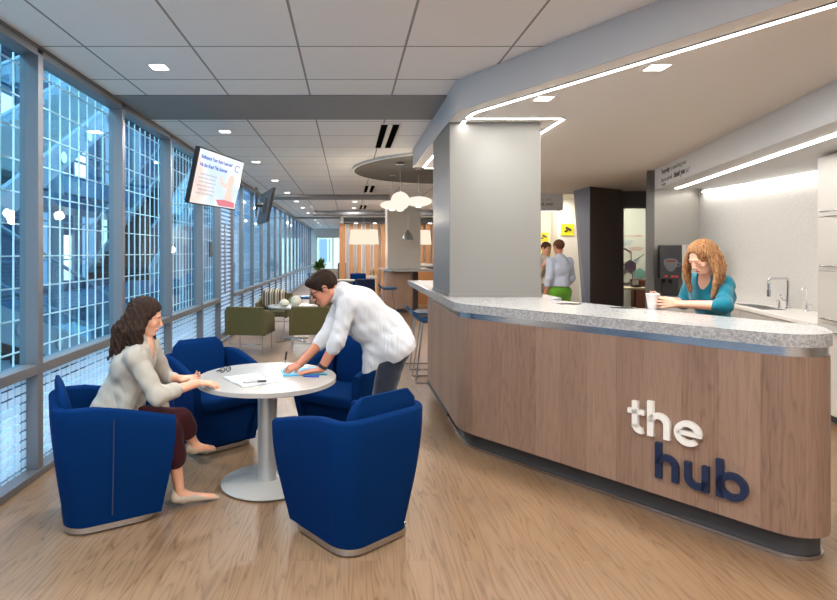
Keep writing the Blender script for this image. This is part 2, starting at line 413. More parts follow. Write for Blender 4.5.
SC.cycles.use_denoising = True; SC.cycles.max_bounces = 8; SC.cycles.diffuse_bounces = 5; SC.cycles.transparent_max_bounces = 16
SC.cycles.sample_clamp_indirect = 6.0; SC.cycles.caustics_reflective = False; SC.cycles.caustics_refractive = False

WX = -2.20; CZ = 3.07; SZ = 2.81; ZT = 1.18
# ------------------------------------------------------------------ shell
struct('floor', MB().bb(-2.36, 8, -4, 35, -0.08, 0), 'floor')
struct('ceiling', MB().bb(-2.36, 8, -4, 35, CZ, CZ+.12), 'ceiling_tile')
struct('trim_1', MB().bb(WX, 1.4, 5.22, 6.15, CZ-.012, CZ+.01), 'band_grey')
struct('trim_2', MB().bb(WX, 1.06, 14.25, 15.2, CZ-.05, CZ+.01), 'band_grey')
struct('trim_3', MB().bb(WX, 3.5, 23.4, 24.3, CZ-.03, CZ+.01), 'band_grey')
struct('wall_rear', MB().bb(-2.36, 8, -4.1, -4, 0, CZ), 'wall_white')
struct('wall_right', MB().bb(8, 8.1, -4, 35, 0, CZ), 'wall_white')
# end wall with opening
e = MB(); e.bb(-2.36, -1.95, 34.9, 35.05, 0, CZ); e.bb(-.4, 3.6, 34.9, 35.05, 0, CZ); e.bb(-1.95, -.4, 34.9, 35.05, 2.5, CZ); e.bb(-1.95, -.4, 34.9, 35.05, 0, .1)
struct('wall_far', e, 'wall_white')
e = MB(); e.bb(-2.0, -1.93, 34.82, 34.9, 0, 2.55); e.bb(-2.0, -.35, 34.82, 34.9, 2.48, 2.55); e.bb(-.98, -.9, 34.82, 34.9, 0, 2.5)
struct('trim_4', e, 'wall_warm')
struct('wall_corridor', MB().bb(-2.3, 3.6, 39.0, 39.1, 0, CZ), 'wall_warm')
dw = thing('window_far', None, None, (0, 38.9, 0)); dw['kind'] = 'structure'
MB().bb(-1.95, -1.25, -.02, .02, .9, 2.5).build('pane', 'lit_blue', dw); MB().bb(-1.45, -1.36, -.05, -.02, .9, 2.5).build('mullion', 'white_matte', dw)
struct('wall_inner', MB().bb(3.6, 3.7, 14.2, 35, 0, CZ), 'wall_white')

# ------------------------------------------------------------------ glazed wall, one bay after another
ys = [-4.0, -2.1, -0.55, 0.95, 2.47, 3.97, 5.45, 6.93, 8.44, 9.62, 10.92, 11.95, 13.3, 14.7, 16.1, 17.5, 18.9, 20.4, 21.9, 23.4, 24.9, 26.4, 27.9, 29.4, 30.9, 32.4, 33.9, 35.0]
GX = -2.29
def bay(i, y0, y1):
    w_ = bpy.data.objects.new('window_%d' % (i+1), None); COL.objects.link(w_); w_.location = (GX, y0, 0); w_['kind'] = 'structure'
    L = y1-y0; dx = WX-GX
    MB().bb(-.045, dx if i < 10 else dx-.045, -.005, .06 if i < 10 else .05, .05, 3.02).build('mullion', 'aluminium', w_, bevel=.003)
    MB().bb(-.045, dx-.004, .06, L-.005, 3.0, 3.055).build('head_rail', 'aluminium', w_)
    isdoor = abs(y0-9.62) < .01
    if isdoor:
        w_.name = 'door_1'
        MB().bb(-.004, .004, .09, L-.03, .12, 3.0).build('pane', 'frit_line', w_)
        e = MB(); e.bb(-.03, .03, .06, .12, .05, 3.0); e.bb(-.03, .03, L-.07, L-.005, .05, 3.0); e.bb(-.03, .03, .12, L-.07, .05, .13)
        e.build('door_frame', 'aluminium', w_)
        h = MB(); h.tube([(.09, .36, .85), (.09, .36, 2.1)], .016); h.tube([(.03, .36, 1.0), (.09, .36, 1.0)], .01); h.tube([(.03, .36, 1.95), (.09, .36, 1.95)], .01)
        h.build('door_handle', 'steel', w_, smooth=True)
    else:
        MB().bb(-.045, dx-.002, .06, L-.005, .73, .80).build('mid_rail', 'aluminium', w_, bevel=.003)
        MB().bb(-.004, .004, .06, L, .80, 3.0).build('upper_pane', 'glass', w_)
        MB().bb(-.004, .004, .06, L, .05, .73).build('lower_pane', 'frit_square' if i < 9 else 'frit_line', w_)
    # welded wire screen outside the glass
    g = MB(); t = .0052; X = -.14; n = max(2, round(L/.156))
    if y0 < 24 and i > 2:
        for k in range(n): yy = (k+.5)*L/n; g.bb(X-t, X+t, yy-t, yy+t, .02, 3.05)
        for k in range(13): zz = .16+k*.235; g.bb(X+t, X+3*t, 0, L, zz-t, zz+t)
        g.build('wire_screen', 'wire', w_)
for i in range(len(ys)-1): bay(i, ys[i], ys[i+1])
struct('trim_5', MB().bb(GX-.05, WX+.012, -4, 35, 0, .052), 'aluminium', bevel=.004)
struct('trim_6', MB().bb(GX-.05, WX+.004, -4, 35, 3.05, CZ+.005), 'aluminium')
p = thing('glass_notice', 'small dark notice plate stuck on the window glass beside the glass door', 'sign', (GX+.008, 9.28, 1.6))
MB().bb(0, .012, -.11, .07, -.08, .16).build('plate', 'black', p); MB().bb(.0121, .0135, -.08, .04, .02, .06).build('printed_line', 'ink_grey', p)

# ------------------------------------------------------------------ outside the glass: atrium, stairs, facade
struct('ground', MB().bb(-14, -2.45, -12, 45, -3.2, -3.0), 'ground_out')
struct('bounce_ledge', MB().bb(-3.5, -2.36, -6, 38, -.5, -.02), 'ground_out')  # widened and kept pale to bounce light onto the lower panes
struct('wall_sky_block', MB().bb(-14, -2.4, 38, 38.3, -3, 14), 'atrium_blue')  # added to shut out the bright sky seen down the atrium
f = thing('office_facade', 'blue curtain wall facade with slabs and columns across the atrium', 'building', (-10, 0, -3))
e = MB(); e.bb(-.3, 0, -14, 37.9, 0, 11.6); e.build('glazing', 'facade_dark', f)
for z in (2.7, 6.6, 10.4): MB().bb(0, .5, -14, 37.9, z, z+.55).build('slab', 'facade_blue', f)
e = MB(); k = -14
while k < 37.8: e.bb(0, .12, k, k+.09, 0, 11.6); k += 1.1
e.build('mullions', 'facade_frame', f)
e = MB(); k = 0.4
while k < 11.5: e.bb(0, .08, -14, 37.9, k, k+.06); k += 1.3
e.build('transoms', 'facade_frame', f)
for k in range(8): MB().lathe([(.22, 0), (.22, 11.6)], (1.2, -8+k*6.2, 0), 20).build('column', 'stair_paint', f, smooth=True)
rnd = random.Random(3)
for k, (y, z, l, h) in enumerate([(12.3, 3.6, .55, 2.4), (15.2, 3.6, .7, 2.0), (13.6, 1.0, .8, 1.5), (17.0, 4.2, .5, 2.2), (19.3, 3.6, .9, 1.6), (11.4, 1.2, .5, 1.3), (22.6, 4.2, .5, 2.0), (26.1, 3.8, .8, 2.3), (24.0, 1.0, .8, 1.5), (16.0, 7.4, .6, 1.8), (20.4, 7.4, .8, 2.0)]):
    MB().bb(.001, .03, y, y+l, z, z+h).build('lit_pane', 'lit_window', f)
for k, (y, z, l, h) in enumerate([(14.0, 3.6, 1.0, 2.4), (18.0, 3.5, 1.0, 2.4), (21.0, 3.6, 1.0, 2.4), (28.0, 3.6, 2.0, 2.4), (12.0, 7.4, 2.0, 2.4), (23.0, 7.4, 2.1, 2.4)]):
    MB().bb(.001, .02, y, y+l, z, z+h).build('blue_pane', 'lit_blue', f)
def stair(name, label, y0, z0, y1, z1, xa, xb):
    t = thing(name, label, 'stairs', (0, 0, 0), 0, 'atrium stair flights')
    for x in (xa, xb):
        e = MB(); n = 1
        v = [(x-.04, y0, z0-.22), (x-.04, y1, z1-.22), (x-.04, y1, z1+.22), (x-.04, y0, z0+.22)]
        e.add(v+[(a+.08, b, c) for a, b, c in v], [(0,1,2,3), (7,6,5,4), (0,4,5,1), (1,5,6,2), (2,6,7,3), (3,7,4,0)])
        e.build('stringer', 'stair_paint', t)
        L = math.hypot(y1-y0, z1-z0); uy = (y1-y0)/L; uz = (z1-z0)/L
        nb = int(L/1.0)
        for k in range(nb):
            yy = y0+uy*(k+.5)*L/nb; zz = z0+uz*(k+.5)*L/nb
            MB().tube([(x+.04, yy, zz), (x+.075, yy, zz)], .09, 16).build('fixing', 'steel', t)
        g = MB(); v = [(x, y0, z0+.25), (x, y1, z1+.25), (x, y1, z1+1.15), (x, y0, z0+1.15)]
        g.add(v+[(a+.015, b_, c) for a, b_, c in v], [(0,1,2,3), (7,6,5,4), (0,4,5,1), (1,5,6,2), (2,6,7,3), (3,7,4,0)]); g.build('glass_guard', 'glass', t)
        MB().tube([(x+.05, y0, z0+1.18), (x+.05, y1, z1+1.18)], .03).build('handrail', 'facade_frame', t)
    n = int(abs(z1-z0)/.17); s = MB()
    for k in range(n):
        yy = y0+(y1-y0)*(k+.5)/n; zz = z0+(z1-z0)*(k+.5)/n
        s.bb(xb, xa, yy-.16, yy+.16, zz-.03, zz+.02); s.bb(xb, xa, yy-(.15 if z1 > z0 else -.15), yy-(.13 if z1 > z0 else -.13), zz-.17, zz)
    s.build('treads', 'stair_under', t)
    return t
stair('staircase', 'pale blue stair flight rising to the right behind the second window bay', 4.8, .75, 12.6, 5.4, -4.5, -6.1)
stair('staircase', 'pale blue stair flight descending to the right low outside the windows', 4.8, 1.45, 12.8, -1.3, -4.35, -5.9)
stair('staircase', 'far stair flight rising to the right beyond the third window bay', 13.5, 1.0, 21.5, 5.6, -4.8, -6.3)
t = thing('stair_landing', 'landing slab joining the two near stair flights', 'landing', (-5.2, 3.9, .95)); MB().bb(-.95, .95, -1.3, .9, -.15, .1).build('slab', 'stair_under', t); MB().bb(.9, .98, -1.3, .9, -.2, .22).build('edge_beam', 'stair_paint', t)
t = thing('stair_landing', 'high walkway slab across the top of the stairs', 'landing', (-5.2, 14.6, 5.3)); MB().bb(-.95, .95, -2, 9, -.15, .1).build('slab', 'stair_under', t); MB().bb(.9, .98, -2, 9, -.25, .25).build('edge_beam', 'stair_paint', t)
t = thing('walkway', 'level walkway slab beyond the stairs', 'walkway', (-7.6, 10, 2.9)); MB().bb(-.7, .7, -16, 26, -.2, .1).build('slab', 'facade_blue', t)
MB().tube([(.7, -16, 1.0), (.7, 26, 1.0)], .03).build('handrail', 'facade_frame', t)

# ------------------------------------------------------------------ lowered soffit over the counter
sof = [(.94, 7.97), (.94, 4.79), (2.835, 1.5), (3.1, 1.5), (4.53+.245*3.3, 8.24+.97*3.3*1.0), (3.3, 11.3), (2.6, 8.3)]
sof = [(.94, 7.97), (.94, 4.79), (2.835, 1.5), (8, 1.5), (8, 11.45), (3.3, 11.45), (2.6, 8.3)]
struct('soffit', MB().prism(sof, SZ, CZ+.01), 'soffit')
# painted outer faces of the soffit
def strip_wall(name, a, b, z0, z1, th, mat, side=1):
    a = Vector(a); b = Vector(b); d = (b-a).normalized(); n = Vector((-d.y, d.x))*th*side
    return struct(name, MB().prism([a, b, b+n, a+n], z0, z1), mat)
strip_wall('trim_7', (.94, 8.0), (.94, 4.785), SZ-.004, CZ-.001, .012, 'fascia', -1)
strip_wall('trim_8', (.94, 4.79), (2.835, 1.5), SZ-.004, CZ-.001, .012, 'fascia', -1)
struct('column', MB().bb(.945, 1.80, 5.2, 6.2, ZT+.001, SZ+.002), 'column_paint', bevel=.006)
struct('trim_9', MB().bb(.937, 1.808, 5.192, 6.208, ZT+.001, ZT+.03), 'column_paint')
def strip_lamp(t, p, L, ang, power, z=-.02, aim=None):
    l = bpy.data.lights.new('lamp', 'AREA'); l.shape = 'RECTANGLE'; l.size = L; l.size_y = .03; l.energy = power; l.color = (1, .96, .9)
    lo = bpy.data.objects.new('lamp', l); COL.objects.link(lo); lo.parent = t; lo.location = (p[0], p[1], z); lo.rotation_euler = (aim or 0, 0, ang)
def led(name, label, a, b, z, wdt=.03, mat='led', group='ceiling light strips', pw=7):
    a = Vector(a); b = Vector(b); d = (b-a); L = d.length; d.normalize(); t = thing(name, label, 'light', (a.x, a.y, z), math.atan2(d.y, d.x), group)
    MB().bb(0, L, -wdt/2, wdt/2, -.004, .004).build('diffuser', mat, t); MB().bb(-.01, L+.01, -wdt/2-.006, wdt/2+.006, .0, .012).build('channel', 'aluminium', t)
    if L > .5: strip_lamp(t, (L/2, 0), L, 0, pw*L, -.008)
led('light_strip', 'long white light strip running along the soffit edge above the counter', (1.10, 4.80), (2.80, 2.0), SZ-.008)
led('light_strip', 'straight light strip across the front of the square column', (1.07, 5.03), (1.93, 5.03), SZ-.008, pw=1.2)
led('light_strip', 'light strip receding on the right side of the square column, lengthened out of view', (1.95, 5.06), (1.95, 7.9), SZ-.008, pw=14)  # rear stretch added behind the column for extra light in the aisle
led('light_strip', 'added light strip hidden on the back side of the square column', (1.10, 8.0), (2.5, 8.0), SZ-.008, pw=14)  # unseen extra strip, added to light the dark pillar beyond
led('light_strip', 'light strip receding on the left of the square column', (1.07, 5.1), (1.07, 7.9), SZ-.008, pw=4)
led('light_strip', 'short stub of light strip at the soffit corner', (1.07, 4.99), (1.09, 4.83), SZ-.008)
# recessed square downlights, each a real lamp
LP = []
def downlight(x, y, z, label, power=26, group='square ceiling downlights', size=.125):
    t = thing('ceiling_downlight', label, 'light', (x, y, z), 0, group)
    e = MB(); o = size/2+.012; i = size/2
    e.bb(-o, o, -o, -i, -.006, 0); e.bb(-o, o, i, o, -.006, 0); e.bb(-o, -i, -i, i, -.006, 0); e.bb(i, o, -i, i, -.006, 0); e.build('frame', 'white_matte', t)
    MB().bb(-i, i, -i, i, -.003, 0).build('diffuser', 'downlight', t)
    l = bpy.data.lights.new('lamp', 'AREA'); l.energy = power*.58; l.shape = 'SQUARE'; l.size = size; l.color = (1, .965, .93)
    lo = bpy.data.objects.new('lamp', l); COL.objects.link(lo); lo.parent = t; lo.location = (0, 0, -.012)
for k, y in enumerate([4.43, 6.8, 9.1, 11.45, 13.8, 16.2, 18.5, 21.0, 25.5, 28, 30.5]):
    downlight(-1.5, y, CZ, ['nearest square downlight in the left ceiling row by the windows', 'square downlight in the left row just beyond the grey ceiling band', 'third square downlight in the row by the windows'][k] if k < 3 else 'small distant square downlight in the row running along the windows', 42 if k < 3 else 48)
for x in (.2, 2.2):
    for y in (16.3, 18.6, 21, 26, 29): downlight(x, y, CZ, 'small distant square downlight in the far ceiling', 48)
for x, y in ((-1.5, 2.05), (-1.5, -.3), (-1.5, -2.7), (.1, 2.0), (.1, -.3), (.1, -2.7), (1.7, -.3), (1.7, -2.7), (4, -.3), (4, -2.7)):
    downlight(x, y, CZ, 'square downlight in the ceiling behind the viewpoint', 46, 'downlights behind the viewpoint')
downlight(2.02, 3.65, SZ, 'near square downlight in the soffit above the counter lettering', 22, 'soffit downlights')
downlight(1.54, 4.39, SZ, 'square downlight in the soffit close to the square column', 22, 'soffit downlights')
# linear air diffusers
def vent(x, y0, y1, label):
    t = thing('air_diffuser', label, 'vent', (x, y0, CZ), 0, 'linear air diffusers'); L = y1-y0
    e = MB(); e.bb(-.13, -.115, 0, L, -.01, 0); e.bb(.115, .13, 0, L, -.01, 0); e.bb(-.02, .02, 0, L, -.01, 0); e.bb(-.13, .13, -.015, 0, -.01, 0); e.bb(-.13, .13, L, L+.015, -.01, 0)
    e.build('frame', 'white_matte', t)
    MB().bb(-.105, -.03, 0, L, -.006, 0).build('slot', 'slot_black', t); MB().bb(.03, .105, 0, L, -.006, 0).build('slot', 'slot_black', t)
vent(.49, 6.4, 7.85, 'nearest black slotted linear air diffuser in the ceiling')
vent(.49, 12.3, 13.7, 'middle black slotted air diffuser just before the far grey band')
vent(.49, 17.4, 19.0, 'farthest black slotted air diffuser beyond the far grey band')
# dark round ceiling feature
d = thing('ceiling_disc', 'large dark grey circular ceiling disc with a pale rim above the pendants', 'ceiling feature', (2.03, 9.88, 0))
MB().lathe([(1.92, CZ-.03), (1.92, CZ-.001)], n=96).build('disc', 'disc_grey', d, smooth=True)
MB().lathe([(1.92, CZ-.036), (1.95, CZ-.036), (1.95, CZ-.001), (1.92, CZ-.001), (1.92, CZ-.036)], n=96, cap=False).build('rim', 'white_matte', d)

# ------------------------------------------------------------------ kitchen wall on the right, turned about 15 degrees
kd = Vector((.26, .9656)).normalized(); kn = Vector((-kd.y, kd.x))        # kn points into the room
def K(s, t): v = Vector((4.49, 5.34))+kd*s+kn*t; return (v.x, v.y)         # s along the run, t out of the cabinet front
bd = Vector((-.2460, -.9693))
def Bk(s, t): v = Vector((4.53, 8.24))+bd*s+Vector((.9693, -.2460))*t; return (v.x, v.y)
struct('bulkhead', MB().prism([Bk(0, 0), Bk(6.9, 0), Bk(6.9, 2.4), Bk(0, 2.2)], 2.524, SZ+.01), 'fascia')
t = thing('light_strip', 'bright light strip under the kitchen bulkhead', 'light', (0, 0, 2.524), 0, 'bulkhead light strips')
MB().prism([Bk(-0.0+.1, .24), Bk(6.5, .24), Bk(6.5, .30), Bk(.1, .30)], -.008, 0).build('diffuser', 'led', t)
bulk = t
t = thing('light_strip', 'concealed light strip washing the white textured kitchen wall', 'light', (0, 0, 2.50), 0, 'bulkhead light strips')
MB().prism([(5.345, 5.5), (5.362, 5.5), (5.408, 8.5), (5.391, 8.5)], .008, .022).build('diffuser', 'led', t)
def strip_lamp(t, p, L, ang, power, z=-.02, aim=None):
    l = bpy.data.lights.new('lamp', 'AREA'); l.shape = 'RECTANGLE'; l.size = L; l.size_y = .03; l.energy = power*.58; l.color = (1, .96, .9)
    lo = bpy.data.objects.new('lamp', l); COL.objects.link(lo); lo.parent = t; lo.location = (p[0], p[1], z); lo.rotation_euler = (aim or 0, 0, ang)
strip_lamp(t, (5.33, 7.0), 3.0, R(90), 9, -.005, 0)
strip_lamp(bulk, Bk(3.0, .27), 5.5, math.atan2(bd.y, bd.x), 22)
struct('wall_kitchen', MB().prism([(5.365, 5.3), (5.42, 8.62), (5.55, 8.62), (5.5, 5.3)], 0, 2.6), 'backsplash')
# text on the bulkhead fascia
tm = frame_mtx((Bk(.33, -.003)[0], Bk(.33, -.003)[1], 2.70), (bd.x, bd.y, 0), (0, 0, 1))
q = thing('wall_quotation', 'two line grey quotation lettered on the pale bulkhead above the coffee machine', 'lettering')
TS = .095
for body, xo, zo, sz, mt, bo, sh in [('"everyday', 0, 0, TS, 'ink_grey', .002, .2), ('is something your', .45, 0, TS*.9, 'ink_light', 0, 0), ('future self will', 0, -.115, TS*.9, 'ink_light', 0, 0), ('thank you', .58, -.115, TS*1.15, 'ink_grey', .003, .2), ('for"', 1.08, -.115, TS*.9, 'ink_light', 0, .1)]:
    flat_text(body, sz, 'text_line', mt, q, tm @ Matrix.Translation((xo*.95, zo, 0)), .001, bo, sh)
flat_text('- unknown', .05, 'text_line', 'ink_grey', q, tm @ Matrix.Translation((0, -.165, 0)), .001)
# worktop, base cabinets, tall cabinets
wt_ = thing('kitchen_worktop', 'white kitchen worktop with an inset steel sink', 'worktop')
MB().prism([K(.0, .03), K(3.2, .03), (5.40, 8.6), (5.365, 5.6), K(0, -.62)], .88, .92).build('slab', 'worktop', wt_, bevel=.003)
sk = MB().prism([K(1.3, -.05), K(2.15, -.05), K(2.0, -.31), K(1.3, -.31)], .915, .9225).build('sink', 'steel', wt_)
MB().prism([K(1.34, -.08), K(2.08, -.08), K(1.97, -.28), K(1.34, -.28)], .9226, .9236).build('basin', 'kick_dark', sk)
for k in range(4):
    a, b = .0+k*.59, .0+(k+1)*.59-.005; dp = min(.58, (.86-.26*b)/.9656)
    t = thing('base_cabinet', 'grey base cabinet below the white kitchen worktop', 'cabinet', (0, 0, 0), 0, 'base cabinets under the kitchen worktop')
    MB().prism([K(a, -.02), K(b, -.02), K(b, -dp), K(a, -dp)], .1, .875).build('body', 'cabinet', t)
    MB().prism([K(a, -.08), K(b, -.08), K(b, -dp*.9), K(a, -dp*.9)], 0, .1).build('kickboard', 'kick_dark', t)
    MB().prism([K(a+.004, 0), K(b-.002, 0), K(b-.002, -.02), K(a+.004, -.02)], .70, .865).build('drawer', 'cabinet', t, bevel=.002)
    MB().prism([K(a+.004, 0), K(b-.002, 0), K(b-.002, -.02), K(a+.004, -.02)], .105, .69).build('door', 'cabinet', t, bevel=.002)
for k in range(3):
    a, b = -.6*(k+1), -.6*k-.004
    t = thing('tall_cabinet', ['tall pale grey cabinet with bar handles beside the sink wall', 'second tall pale grey cabinet nearer the viewer', 'third tall pale grey cabinet nearest the viewer'][k], 'cabinet', (0, 0, 0), 0, 'tall cabinets')
    MB().prism([K(a, -.02), K(b, -.02), K(b, -.62), K(a, -.62)], .1, 2.50).build('body', 'cabinet', t)
    MB().prism([K(a, -.09), K(b, -.09), K(b, -.6), K(a, -.6)], 0, .1).build('kickboard', 'kick_dark', t)
    for z0, z1 in ((.105, .93), (.936, 1.42), (1.426, 1.925), (1.931, 2.49)):
        dr = MB().prism([K(a+.003, 0), K(b-.001, 0), K(b-.001, -.02), K(a+.003, -.02)], z0, z1).build('door', 'cabinet', t, bevel=.002)
        h = MB(); zz = z0+.045 if z0 > .2 else z1-.06
        p0, p1 = K((a+b)/2-.13-.05+.05, .035), K((a+b)/2+.18, .035)
        h.tube([(*K((a+b)/2-.15, 0), zz), (*K((a+b)/2-.15, .035), zz), (*K((a+b)/2+.18, .035), zz), (*K((a+b)/2+.18, 0), zz)], .006); h.build('handle', 'steel', dr, smooth=True)
# taps
fx = (5.27, 6.68)
t = thing('kitchen_faucet', 'tall square-necked steel faucet behind the sink', 'faucet', (fx[0], fx[1], .92), math.atan2(kn.y, kn.x))
MB().lathe([(.028, 0), (.028, .02), (.018, .03), (.018, .16)], n=20).build('base', 'chrome', t, smooth=True)
MB().tube([(0,0,.15), (0,0,.33), (.004,0,.352), (.02,0,.365), (.24,0,.365), (.262,0,.355), (.27,0,.335), (.27,0,.20)], .014, 14).build('spout', 'chrome', t, smooth=True)
MB().tube([(.27,0,.23), (.27,0,.15)], .019, 14).build('spray_head', 'steel', t, smooth=True)
MB().tube([(0,-.015,.1), (0,-.07,.1), (0,-.10,.17)], .008, 10).build('lever', 'chrome', t, smooth=True)
t.rotation_euler[2] = R(190)
fx = (5.27, 6.41)
t = thing('water_tap', 'small slim filtered water tap right of the kitchen faucet', 'faucet', (fx[0], fx[1], .92), R(200))
MB().lathe([(.03, 0), (.03, .008), (.012, .02), (.012, .07)], n=16).build('base', 'chrome', t, smooth=True)
MB().tube([(0,0,.06), (0,0,.24), (.02,0,.265), (.06,0,.27), (.08,0,.245)], .007, 10).build('spout', 'chrome', t, smooth=True)
MB().tube([(0,0,.07), (0,.05,.075)], .006, 8).build('lever', 'chrome', t)
fx = (5.26, 6.80)
t = thing('soap_pump', 'short steel soap pump left of the kitchen faucet', 'soap dispenser', (fx[0], fx[1], .92), R(200))
MB().lathe([(.022, 0), (.022, .01), (.012, .02), (.012, .07), (.006, .075), (.006, .1)], n=16).build('pump', 'chrome', t, smooth=True)
MB().tube([(0,0,.095), (.05,0,.09)], .006, 8).build('nozzle', 'chrome', t)
# alcove side panel, dark slanted pier, rear wall
struct('wall_alcove', MB().prism([(4.60, 8.5), (5.43, 8.62), (5.43, 8.75), (4.74, 8.72)], 0, 2.6), 'panel_grey')
struct('wall_pier', MB().prism([(4.395, 8.28), (4.53, 8.26), (4.62, 8.49), (4.57, 8.6)], 0, SZ+.005, [(4.44, 8.28), (4.54, 8.26), (4.62, 8.49), (4.60, 8.6)]), 'dark_wall')
wg = thing('side_counter', 'short white counter carrying the coffee machine', 'counter')
MB().prism([(4.62, 7.75), (5.10, 7.85), (5.25, 8.56), (4.62, 8.48)], .88, .92).build('slab', 'worktop', wg); MB().prism([(4.66, 7.8), (5.06, 7.9), (5.18, 8.5), (4.66, 8.45)], 0, .88).build('body', 'cabinet', wg)
cm = thing('coffee_machine', 'black and white coffee machine with a cup picture on its front', 'coffee machine', (4.70, 7.98, .92), R(-25))
MB().bb(-.20, .06, .02, .40, .0, .04).build('drip_tray', 'black', cm, bevel=.004)
MB().bb(-.17, .04, .2, .42, .04, .30).build('stand', 'black_gloss', cm)
MB().bb(-.21, .06, .0, .42, .29, .78).build('front_panel', 'black', cm, bevel=.006)
MB().bb(.065, .12, .0, .42, .29, .78).build('side_frame', 'white_gloss', cm, bevel=.004)
MB().bb(.12, .42, .03, .42, .06, .78).build('side_panel', 'white_gloss', cm, bevel=.006)
e = MB(); e.rings([[(-.075+r*math.cos(a), -.004, .5+z+.04*math.sin(a)) for a in [2*PI*k/20 for k in range(20)]] for r, z in ((.05, -.06), (.085, .0), (.088, .05))]); e.build('cup_picture', 'aluminium', cm); MB().rings([[(-.075+.07*math.cos(2*PI*k/20), y, .548+.016*math.sin(2*PI*k/20)) for k in range(20)] for y in (-.008, -.006)]).build('coffee_picture', 'red_brown', cm)
MB().tube([(.0, -.006, .53), (.045, -.006, .52), (.04, -.006, .48), (-.01, -.006, .47)], .006, 6).build('cup_handle_picture', 'aluminium', cm)
for x in (-.13, -.05, .0): MB().bb(x-.018, x+.018, -.006, 0, .315, .345).build('button', 'red', cm)
for x in (-.14, -.06): MB().tube([(x, .05, .30), (x, .05, .22)], .012).build('nozzle', 'black_gloss', cm)
for z in (.72, .70): MB().bb(.15, .3, .026, .031, z, z+.008).build('printed_line', 'ink_grey', cm)
# dark two-toned pillar
pl = struct('pillar', MB().prism([(4.47, 10.3), (5.34, 10.85), (5.4, 11.08), (4.71, 11.08)], 0, SZ+.005, [(4.47, 10.3), (5.32, 10.85), (5.34, 11.08), (4.50, 11.08)]), 'pillar_brown')
struct('pillar_face', MB().add([(4.468, 10.298, 0), (4.70, 11.08, 0), (4.49, 11.08, SZ), (4.468, 10.298, SZ), (4.458, 10.301, 0), (4.69, 11.083, 0), (4.48, 11.083, SZ), (4.458, 10.301, SZ)], [(0,1,2,3), (7,6,5,4), (0,4,5,1), (1,5,6,2), (2,6,7,3), (3,7,4,0)]), 'pillar_blue')
e = MB(); e.bb(5.2, 5.48, 11.1, 11.25, 0, SZ); e.bb(6.0, 8, 11.1, 11.25, 0, SZ); e.bb(5.48, 6.0, 11.1, 11.25, 2.52, SZ)
struct('wall_office_front', e, 'dark_wall')
t = thing('window_office', None, None, (5.48, 11.12, 0)); t['kind'] = 'structure'
e = MB(); e.bb(0, .52, 0, .05, 2.47, 2.52); e.bb(0, .015, 0, .05, 0, 2.47); e.bb(.505, .52, 0, .05, 0, 2.47); e.build('frame', 'aluminium', t); MB().bb(.015, .505, .02, .028, 0.0, 2.47).build('pane', 'clear_glass', t)
struct('wall_office_back', MB().bb(5.3, 8, 13.6, 13.7, 0, CZ), 'whiteboard')
struct('wall_office_left', MB().bb(5.2, 5.3, 11.25, 14.0, 0, CZ), 'wall_white')
ol = bpy.data.lights.new('office_lamp', 'AREA'); ol.energy = 34; ol.size = 1.0; ol.color = (1, .96, .9)
lt = thing('office_ceiling_light', 'lamp panel in the small office behind the glass', 'light', (6.7, 12.4, CZ-.02)); MB().bb(-.3, .3, -.3, .3, 0, .02).build('panel', 'downlight', lt); lo = bpy.data.objects.new('lamp', ol); COL.objects.link(lo); lo.parent = lt; lo.location = (0, 0, -.02)
def hexa(x, z, r, mat, label, y=13.58, hollow=False):
    m = Matrix.Translation((x, y, z)) @ Matrix.Rotation(PI/2, 4, 'X')
    o = MB()
    pts = [(math.cos(PI/6+k*PI/3)*r, math.sin(PI/6+k*PI/3)*r) for k in range(6)]
    if hollow: o.tube([(a, b, 0) for a, b in pts], .012, 6, True)
    else: o.prism(pts, -.01, .01)
    o.xf(m); ob = o.build('wall_hexagon', mat); tag(ob, label, 'wall decoration', 'hexagons on the whiteboard')
hexa(6.87, 1.26, .155, 'hex_plum', 'dark plum hexagon on the whiteboard wall'); hexa(7.10, 1.06, .15, 'hex_green', 'sage green hexagon lower right of the plum one')
hexa(6.78, 1.0, .17, 'ink_grey', 'outlined hexagon below the plum one', hollow=True); hexa(6.72, 1.13, .07, 'dark_wall', 'small dark hexagon at the left of the whiteboard')
hexa(6.72, 1.5, .2, 'ink_grey', 'outlined hexagon upper left of the plum one', hollow=True)
wl = thing('whiteboard_writing', 'red and blue marker writing on the whiteboard wall', 'writing', (0, 13.595, 0))
rn = random.Random(5)
def scrib(x0, x1, z, h, mat):
    pts = []; x = x0
    while x < x1: pts.append((x, 0, z+rn.uniform(-h, h))); x += rn.uniform(.008, .02)
    MB().tube(pts, .0045, 5).build('marker_line', mat, wl)
for a, b, z, h, m_ in [(6.62, 7.2, 1.99, .006, 'ink_red'), (7.02, 7.15, 2.01, .02, 'ink_red'), (6.72, 6.95, 1.86, .03, 'ink_blue'), (6.70, 6.9, 1.79, .03, 'ink_blue'), (6.85, 7.2, 1.70, .025, 'ink_red'), (6.8, 7.15, 1.65, .03, 'ink_red'), (6.95, 7.1, 1.40, .03, 'ink_blue'), (7.0, 7.12, 1.34, .03, 'ink_blue')]: scrib(a, b, z, h, m_)
MB().tube([(6.96, 0, 1.37), (7.22, 0, 1.55)], .008, 5).build('marker_line', 'ink_grey', wl)
t = thing('office_desk', 'light wood desk behind the office glass', 'desk', (6.35, 12.4, 0)); MB().bb(-.45, .25, -.3, .4, .78, .82).build('top', 'desk', t)
for x in (-.4, .2):
    for y in (-.25, .35): MB().bb(x-.02, x+.02, y-.02, y+.02, 0, .78).build('leg', 'black', t)
